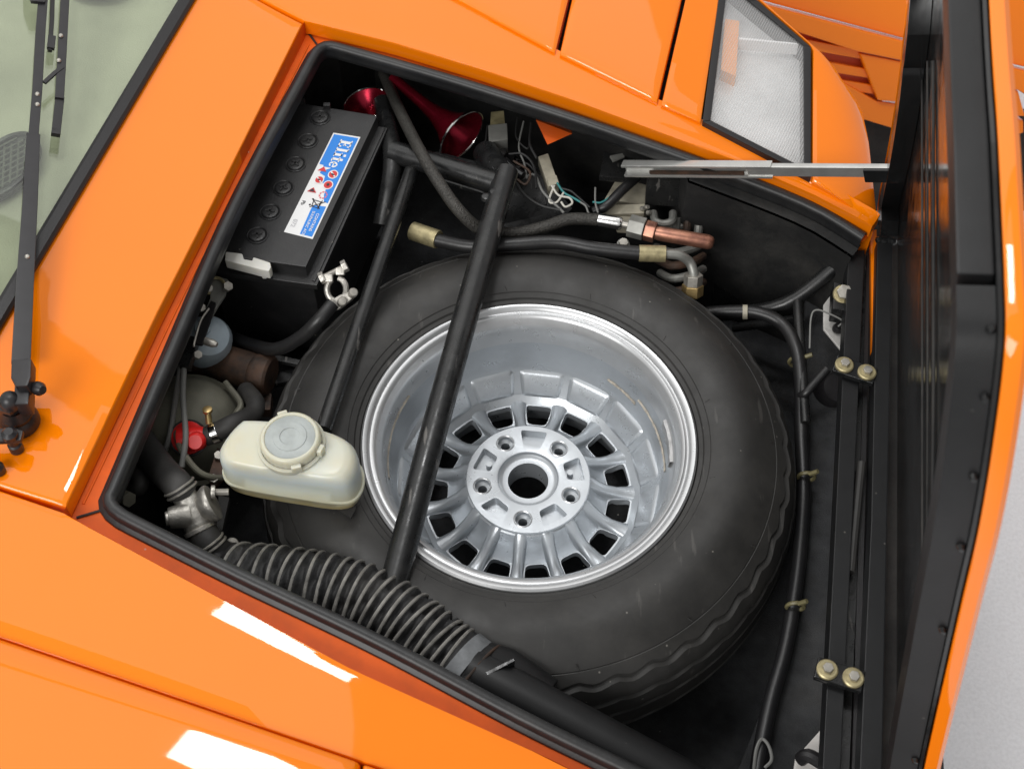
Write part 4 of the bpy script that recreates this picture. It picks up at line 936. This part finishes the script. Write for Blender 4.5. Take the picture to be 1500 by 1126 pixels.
d_ = [(788, 229), (803, 224), (818, 268), (803, 274)]
part('housing', G().prism([U(x, y, .0) for x, y in d_], (0, 0, -.018)), 'beige_plastic', cn, bevel=.002)
part('collar', G().prism([U(x, y, .003) for x, y in [(801, 260), (815, 256), (819, 268), (804, 273)]], (0, 0, -.02)), 'beige_plastic', cn, bevel=.001)
for pts, m_ in (([(808, 272), (818, 286), (834, 290), (838, 298), (828, 303), (822, 296)], 'wire_white'), ([(816, 268), (826, 282), (840, 290), (850, 296)], 'wire_teal'), ([(812, 272), (805, 290), (806, 297), (816, 296), (826, 282)], 'wire_white'), ([(822, 276), (836, 280), (846, 288), (864, 304)], 'wire_dark')):
    part('wire', G().tube(crom([U(x, y, .004) for x, y in pts], 6), .0016, 6), m_, cn)
fb = thing('fuse_box', 'beige plastic block with screws in the shade under the far seal', 'fuse box', U(915, 285, -.08))
part('block', G().prism([U(x, y, -.03) for x, y in [(905, 258), (952, 272), (950, 300), (885, 292)]], (0, 0, -.04)), 'beige_plastic', fb, bevel=.002)
part('terminal_bar', G().prism([U(x, y, -.015) for x, y in [(880, 300), (945, 298), (944, 312), (888, 314)]], (0, 0, -.02)), 'beige_plastic', fb, bevel=.002)
part('cover', G().prism([U(x, y, -.02) for x, y in [(900, 315), (940, 318), (938, 330), (905, 328)]], (0, 0, -.02)), 'beige_plastic', fb, bevel=.002)
for x, y in ((940, 306), (946, 304), (949, 312)): part('screw', G().lathe([(0, .006), (.003, .0055), (.004, 0)], U(x, y, -.014), (.6, -.4, .7), 10), 'zinc', fb)
hose('wire_loom', 'black taped wire loom passing behind the silver lid stay', [U(935, 258, .0), U(912, 278, .005), U(890, 300, .0), U(870, 310, -.01)], .0075, 'hose_rubber', cat='wires')
for k, (pts, m_, nm) in enumerate((([(868, 296), (882, 296), (905, 280)], 'wire_teal', 'thin blue green wire beside the black loom'), ([(872, 275), (872, 296), (876, 312)], 'wire_grey', 'thin grey wire hanging left of the beige block'),
                                   ([(758, 172), (756, 200), (772, 218), (776, 206)], 'wire_dark', 'thin dark wire looping under the far seal'), ([(767, 178), (760, 215), (768, 240), (772, 262)], 'wire_grey', 'grey wire hanging right of the relay'),
                                   ([(714, 184), (710, 215), (706, 238), (716, 250), (722, 236)], 'wire_dark', 'dark wire looped below the relay'), ([(850, 296), (858, 302), (862, 312), (868, 316)], 'wire_grey', 'short grey wire end left of the loom'))):
    o = thing('wire', nm, 'wire', U(*pts[0], .0)); part('strand', G().tube(crom([U(x, y, .006) for x, y in pts], 6), .0014, 6), m_, o)

wb = thing('wire_bundle', 'tangle of thin dark wires between the relay and the white connector', 'wires', U(765, 260, -.05))
for k, (pts, m_) in enumerate((([(742, 232), (756, 246), (772, 240), (790, 262), (800, 300)], 'wire_dark'), ([(738, 240), (760, 262), (782, 256), (796, 282), (826, 312)], 'wire_grey'), ([(745, 226), (766, 226), (782, 244), (786, 276)], 'wire_dark'),
                               ([(736, 238), (752, 254), (764, 280), (790, 300), (820, 308)], 'wire_dark'), ([(752, 236), (776, 252), (770, 270), (756, 262)], 'rusty'), ([(778, 180), (776, 210), (786, 232)], 'wire_dark'))):
    part('strand', G().tube(crom([U(x, y, .0 + .004 * k) for x, y in pts], 6), .0019, 6), m_, wb)
part('tape_wrap', G().tube(crom([U(738, 236, .012), U(752, 248, .012), U(766, 258, .012)], 5), .0065, 10), 'hose_rubber', wb)
cb_ = thing('cable_bracket', 'dark riveted bracket just below the far seal above the beige block', 'bracket', U(905, 230, -.03))
part('plate', G().prism([U(x, y, .0) for x, y in [(885, 222), (930, 232), (926, 262), (878, 258)]], (0, 0, -.01)), 'black_paint', cb_, bevel=.001)
part('tab', G().prism([U(x, y, .012) for x, y in [(893, 228), (912, 224), (915, 229), (898, 236)]], (0, 0, -.004)), 'grey_metal', cb_, bevel=.001)
el = thing('elbow_hose', 'small black elbow hose with a square nut tucked in the near left corner', 'hose', U(200, 715, -.08))
part('tube', G().tube(crom([U(196, 690, -.01), U(206, 704, .005), U(202, 716, .0), U(188, 716, -.02)], 6), .010, 12), 'hose_dusty', el)
part('nut', G().hexa(U(182, 728, .02), (.7, -.5, .4), .010, .012), 'olive_metal', el, bevel=.001)
for pts, nm in (([(258, 612, -.02), (262, 650, .0), (290, 690, .0), (322, 700, -.02), (335, 690, -.04)], 'thin olive metal brake pipe curving under the red elbow'),
                ([(330, 560, -.03), (352, 590, -.03), (344, 608, -.03)], 'short metal pipe between the servo and the rusty cylinder')):
    o = thing('brake_pipe', nm, 'pipe', U(*pts[0])); part('tube', G().tube(crom([U(*q) for q in pts], 8), .0042, 10), 'olive_metal', o)
br = thing('servo_bracket', 'dark metal bracket with two bolts behind the reservoir', 'bracket', U(330, 620, -.08))
part('plate', G().prism([U(x, y, -.02) for x, y in [(318, 655), (330, 660), (326, 700), (310, 716), (304, 700)]], (0, 0, -.008)), 'rusty', br, bevel=.001)
for x, y in ((320, 668), (313, 702)): part('bolt', G().hexa(U(x, y, -.018), (.2, -.2, .9), .006, .006), 'zinc', br, bevel=.0008)
pnl = thing('pipe_clip', 'small metal bolt head on the ledge behind the black pressure hose', 'bolt', U(913, 356, -.05))
part('head', G().hexa(U(913, 357, -.01), (0, -.4, .9), .007, .008), 'zinc', pnl, bevel=.001)
part('washer', G().lathe([(0, .001), (.009, .001), (.0095, -.001)], U(913, 358, -.012), (0, -.4, .9), 18), 'grey_metal', pnl)
# ---- pressure hoses
bh = thing('braided_hose', 'braided hose from the far seal down behind the tube to a copper fitting', 'hose', U(700, 335, -.02))
part('hose', G().tube(crom([U(562, 108, .0), U(582, 155, .03), U(612, 215, .065), U(640, 263, .068), U(672, 308, .05), U(705, 336, .02), U(750, 342, .0), U(795, 333, .0), U(835, 321, .005), U(880, 322, .01)], 10), .0088, 16), 'braid', bh)
def axpt(p0, p1, z): return U(*p0, z), U(*p1, z)
a, b = U(876, 322, .01), U(911, 328, .01); part('ferrule', G().tube([a, a.lerp(b, .85), b], [.0092, .0098, .008], 16), 'chrome', bh, bevel=.0006)
part('neck', G().tube([b, U(924, 331, .01)], .0052, 12), 'zinc', bh)
a, b = U(921, 330, .01), U(944, 336, .01); part('nut', G().hexa(a, b - a, .0165, (b - a).length), 'grey_metal', bh, bevel=.0015)
a, b = U(945, 337, .01), U(960, 341, .01); part('nut', G().hexa(a, b - a, .015, (b - a).length), 'copper', bh, bevel=.0015)
a, b = U(960, 341, .01), U(1046, 356, .01); t = (b - a)
part('copper_tube', G().tube([a, a + t * .1, a + t * .9, a + t * .96, a + t * .99, b], [.0095, .0105, .0105, .009, .006, .001], 18), 'copper', bh)
ph2 = thing('pressure_hose', 'smooth black pressure hose with brass ferrules running along the far side of the tyre', 'hose', U(750, 357, -.02))
part('hose', G().tube(crom([U(640, 352, .0), U(690, 361, .005), U(750, 358, .01), U(816, 355, .012), U(870, 364, .012), U(938, 371, .012)], 10), .0098, 16), 'hose_rubber', ph2)
part('ferrule', G().tube([U(604, 338, -.005), U(642, 351, .0)], .0135, 18), 'zinc_yellow', ph2, bevel=.001)
part('ferrule', G().tube([U(936, 371, .012), U(975, 372, .012)], .0118, 18), 'zinc_yellow', ph2, bevel=.001)
part('pipe', G().tube(crom([U(974, 372, .012), U(995, 374, .01), U(1010, 384, .0), U(1016, 400, -.01), U(1016, 412, -.02)], 8), .0068, 12), 'grey_metal', ph2)
a, b = U(1016, 402, -.012), U(1014, 432, -.04)
part('nut', G().hexa(a, b - a, .0135, (b - a).length * .5), 'zinc', ph2, bevel=.001); part('nut', G().hexa(a.lerp(b, .5), b - a, .0155, (b - a).length * .5), 'brass', ph2, bevel=.001)
co_ = thing('cooler_coil', 'bank of grey bent cooler pipes seen through the cut-out of the black panel', 'coil', U(1000, 380, -.1))
for k in range(6):
    y0 = 318 + k * 19
    part('pipe_bend', G().tube(crom([U(955 + k * 3, y0 + 6, -.07), U(985, y0 + 14, -.045), U(1015, y0 + 8, -.045), U(1030, y0, -.06)], 6), .0062, 10), 'rusty' if k % 2 else 'grey_metal', co_)
for x, y in ((1008, 322), (1024, 330), (1040, 322), (992, 318)): part('pipe_end', G().tube([U(x, y, -.03), U(x - 4, y + 34, -.055)], .0066, 10), 'grey_metal' if x != 1008 else 'rusty', co_)
part('u_bend', G().tube(crom([U(957, 312, -.02), U(960, 324, -.015), U(972, 328, -.015), U(984, 324, -.015), U(986, 312, -.02)], 6), .006, 10), 'grey_metal', co_)

# ================================================================== RIGHT SIDE: harness, latch bracket
hr = thing('wiring_harness', 'long black wiring harness running down the right side of the spare wheel', 'harness', U(1170, 700, -.1))
part('loom', G().tube(crom([U(1035, 458, -.07), U(1070, 456, -.06), U(1110, 458, -.05), U(1146, 475, -.05), U(1166, 510, -.05), U(1173, 560, -.06), U(1174, 640, -.07), U(1177, 720, -.08), U(1172, 800, -.08), U(1164, 870, -.08), U(1150, 950, -.08), U(1128, 1030, -.08), U(1112, 1110, -.08), U(1106, 1160, -.08)], 8), .0092, 14), 'hose_rubber', hr)
part('branch', G().tube(crom([U(1172, 580, -.06), U(1180, 576, -.05), U(1196, 558, -.04), U(1212, 540, -.03)], 6), .006, 12), 'hose_rubber', hr)
part('sleeve', G().tube([U(1088, 457, -.053), U(1095, 457, -.052)], .0105, 16), 'beige_plastic', hr)
for (x, y, dx, dy) in ((1168, 527, 22, -8), (1182, 696, 16, -6), (1166, 886, 16, -6)):
    a = U(x, y, -.066); ax_ = V((.05, 1, 0)).normalized(); u = ax_.orthogonal().normalized(); v = ax_.cross(u)
    part('cable_tie', G().tube([a + (u * math.cos(q) + v * math.sin(q)) * .0108 - V((0, 0, .004)) for q in [2 * math.pi * j / 20 for j in range(20)]], .0026, 6, closed=True), 'tie_plastic', hr)
    part('tie_tail', G().tube([U(x + 4, y - 2, -.055), U(x + dx, y + dy, -.045)], .003, 6), 'tie_plastic', hr)
part('wire_loop', G().tube(crom([U(1104, 1126, -.07), U(1108, 1096, -.066), U(1116, 1082, -.066), U(1126, 1092, -.066), U(1130, 1112, -.068), U(1120, 1124, -.07)], 6), .002, 6), 'wire_grey', hr)
lb = thing('lamp_bracket', 'bare metal bracket with a large bolt tucked beside the hinge rail', 'bracket', U(1225, 470, -.08))
part('plate', G().prism([U(x, y, -.035) for x, y in [(1206, 446), (1241, 400), (1241, 524), (1206, 482)]], (0, 0, -.004)), 'sheet_metal', lb, bevel=.002)
part('clamp_block', G().prism([U(x, y, .005) for x, y in [(1222, 412), (1246, 420), (1246, 456), (1220, 452)]], (0, 0, -.03)), 'black_paint', lb, bevel=.002)
part('washer', G().lathe([(.0, .002), (.013, .002), (.014, 0)], U(1235, 431, .008), (-.1, -.3, .95), 24), 'zinc_yellow', lb)
part('bolt', G().hexa(U(1236, 430, .009), (-.1, -.35, .9), .0105, .010), 'zinc', lb, bevel=.001)
part('spring_wire', G().tube(crom([U(1228, 478, -.02), U(1234, 470, -.01), U(1216, 460, -.005), U(1196, 454, -.005), U(1188, 466, -.01), U(1186, 510, -.02)], 6), .0013, 6), 'wire_grey', lb)
part('grommet', G().lathe([(0, .004), (.006, .004), (.008, 0), (.008, -.004)], U(1228, 480, -.028), (0, 0, 1), 16), 'rubber_trim', lb)
dr = thing('drain_cup', 'round black rubber cup below the hinge', 'cup', U(1225, 580, -.12))
part('cup', G().lathe([(.0, .012), (.020, .010), (.024, .002), (.026, -.02)], U(1224, 570, -.085), (.1, -.3, .9), 28), 'rubber_trim', dr)
cd_ = thing('white_card', 'pale angular sheet metal corner beside the hinge rail at the bottom edge', 'sheet', U(1185, 1110, -.09))
part('sheet', G().prism([U(x, y, -.06) for x, y in [(1165, 1110), (1207, 1063), (1205, 1145), (1160, 1145)]], (0, 0, -.003)), 'card', cd_, smooth=False)
part('clip', G().tube(crom([U(1172, 1112, -.045), U(1184, 1106, -.035), U(1206, 1118, -.035)], 5), .008, 10), 'rubber_trim', cd_)

# ================================================================== SECOND ORANGE CAR BEHIND
c2 = thing('sports_car', 'second orange car parked behind, its vented flank showing past the raised lid', 'car', (1.2, 2.2, -.8))
p2 = U(1200, 40, -.35); n2_ = V((-.05, -.85, .5)).normalized()
def S2(px, py, o=0): return onplane(px, py, p2, n2_) + n2_ * o
def panel2(name, poly, o, th=.05, bev=.006, m_='orange_paint'):
    return part(name, G().prism([S2(x, y, o) for x, y in poly], -n2_ * th), m_, c2, bevel=bev)
panel2('door_panel', [(1040, -260), (1600, -260), (1600, 122), (1335, 60), (1110, 0), (1040, -20)], .0)
panel2('sill_panel', [(1108, 2), (1335, 62), (1600, 126), (1600, 200), (1488, 130), (1335, 90), (1255, 74), (1162, 44), (1100, 20)], .02)
panel2('flank_panel', [(1256, 76), (1335, 92), (1490, 132), (1500, 170), (1335, 150), (1284, 146)], .012)
panel2('lower_flank', [(1090, 40), (1284, 148), (1335, 156), (1500, 176), (1500, 196), (1400, 210), (1318, 192), (1180, 150)], .0, .06)
for (y, o) in ((64, .0), (92, -.004), (116, -.008)):
    panel2('vent_slat', [(1170, y - 8), (1262 + (y - 64) * .3, y + 10), (1266 + (y - 64) * .3, y + 24), (1176, y + 8)], o, .02, .003)
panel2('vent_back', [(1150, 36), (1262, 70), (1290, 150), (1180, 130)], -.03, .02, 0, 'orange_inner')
panel2('tyre_shade_sheet', [(1100, 120), (1600, 190), (1600, 330), (1100, 330)], -.10, .02, 0, 'black_dull')  # dark sheet standing for a tyre and the shaded floor below the flank
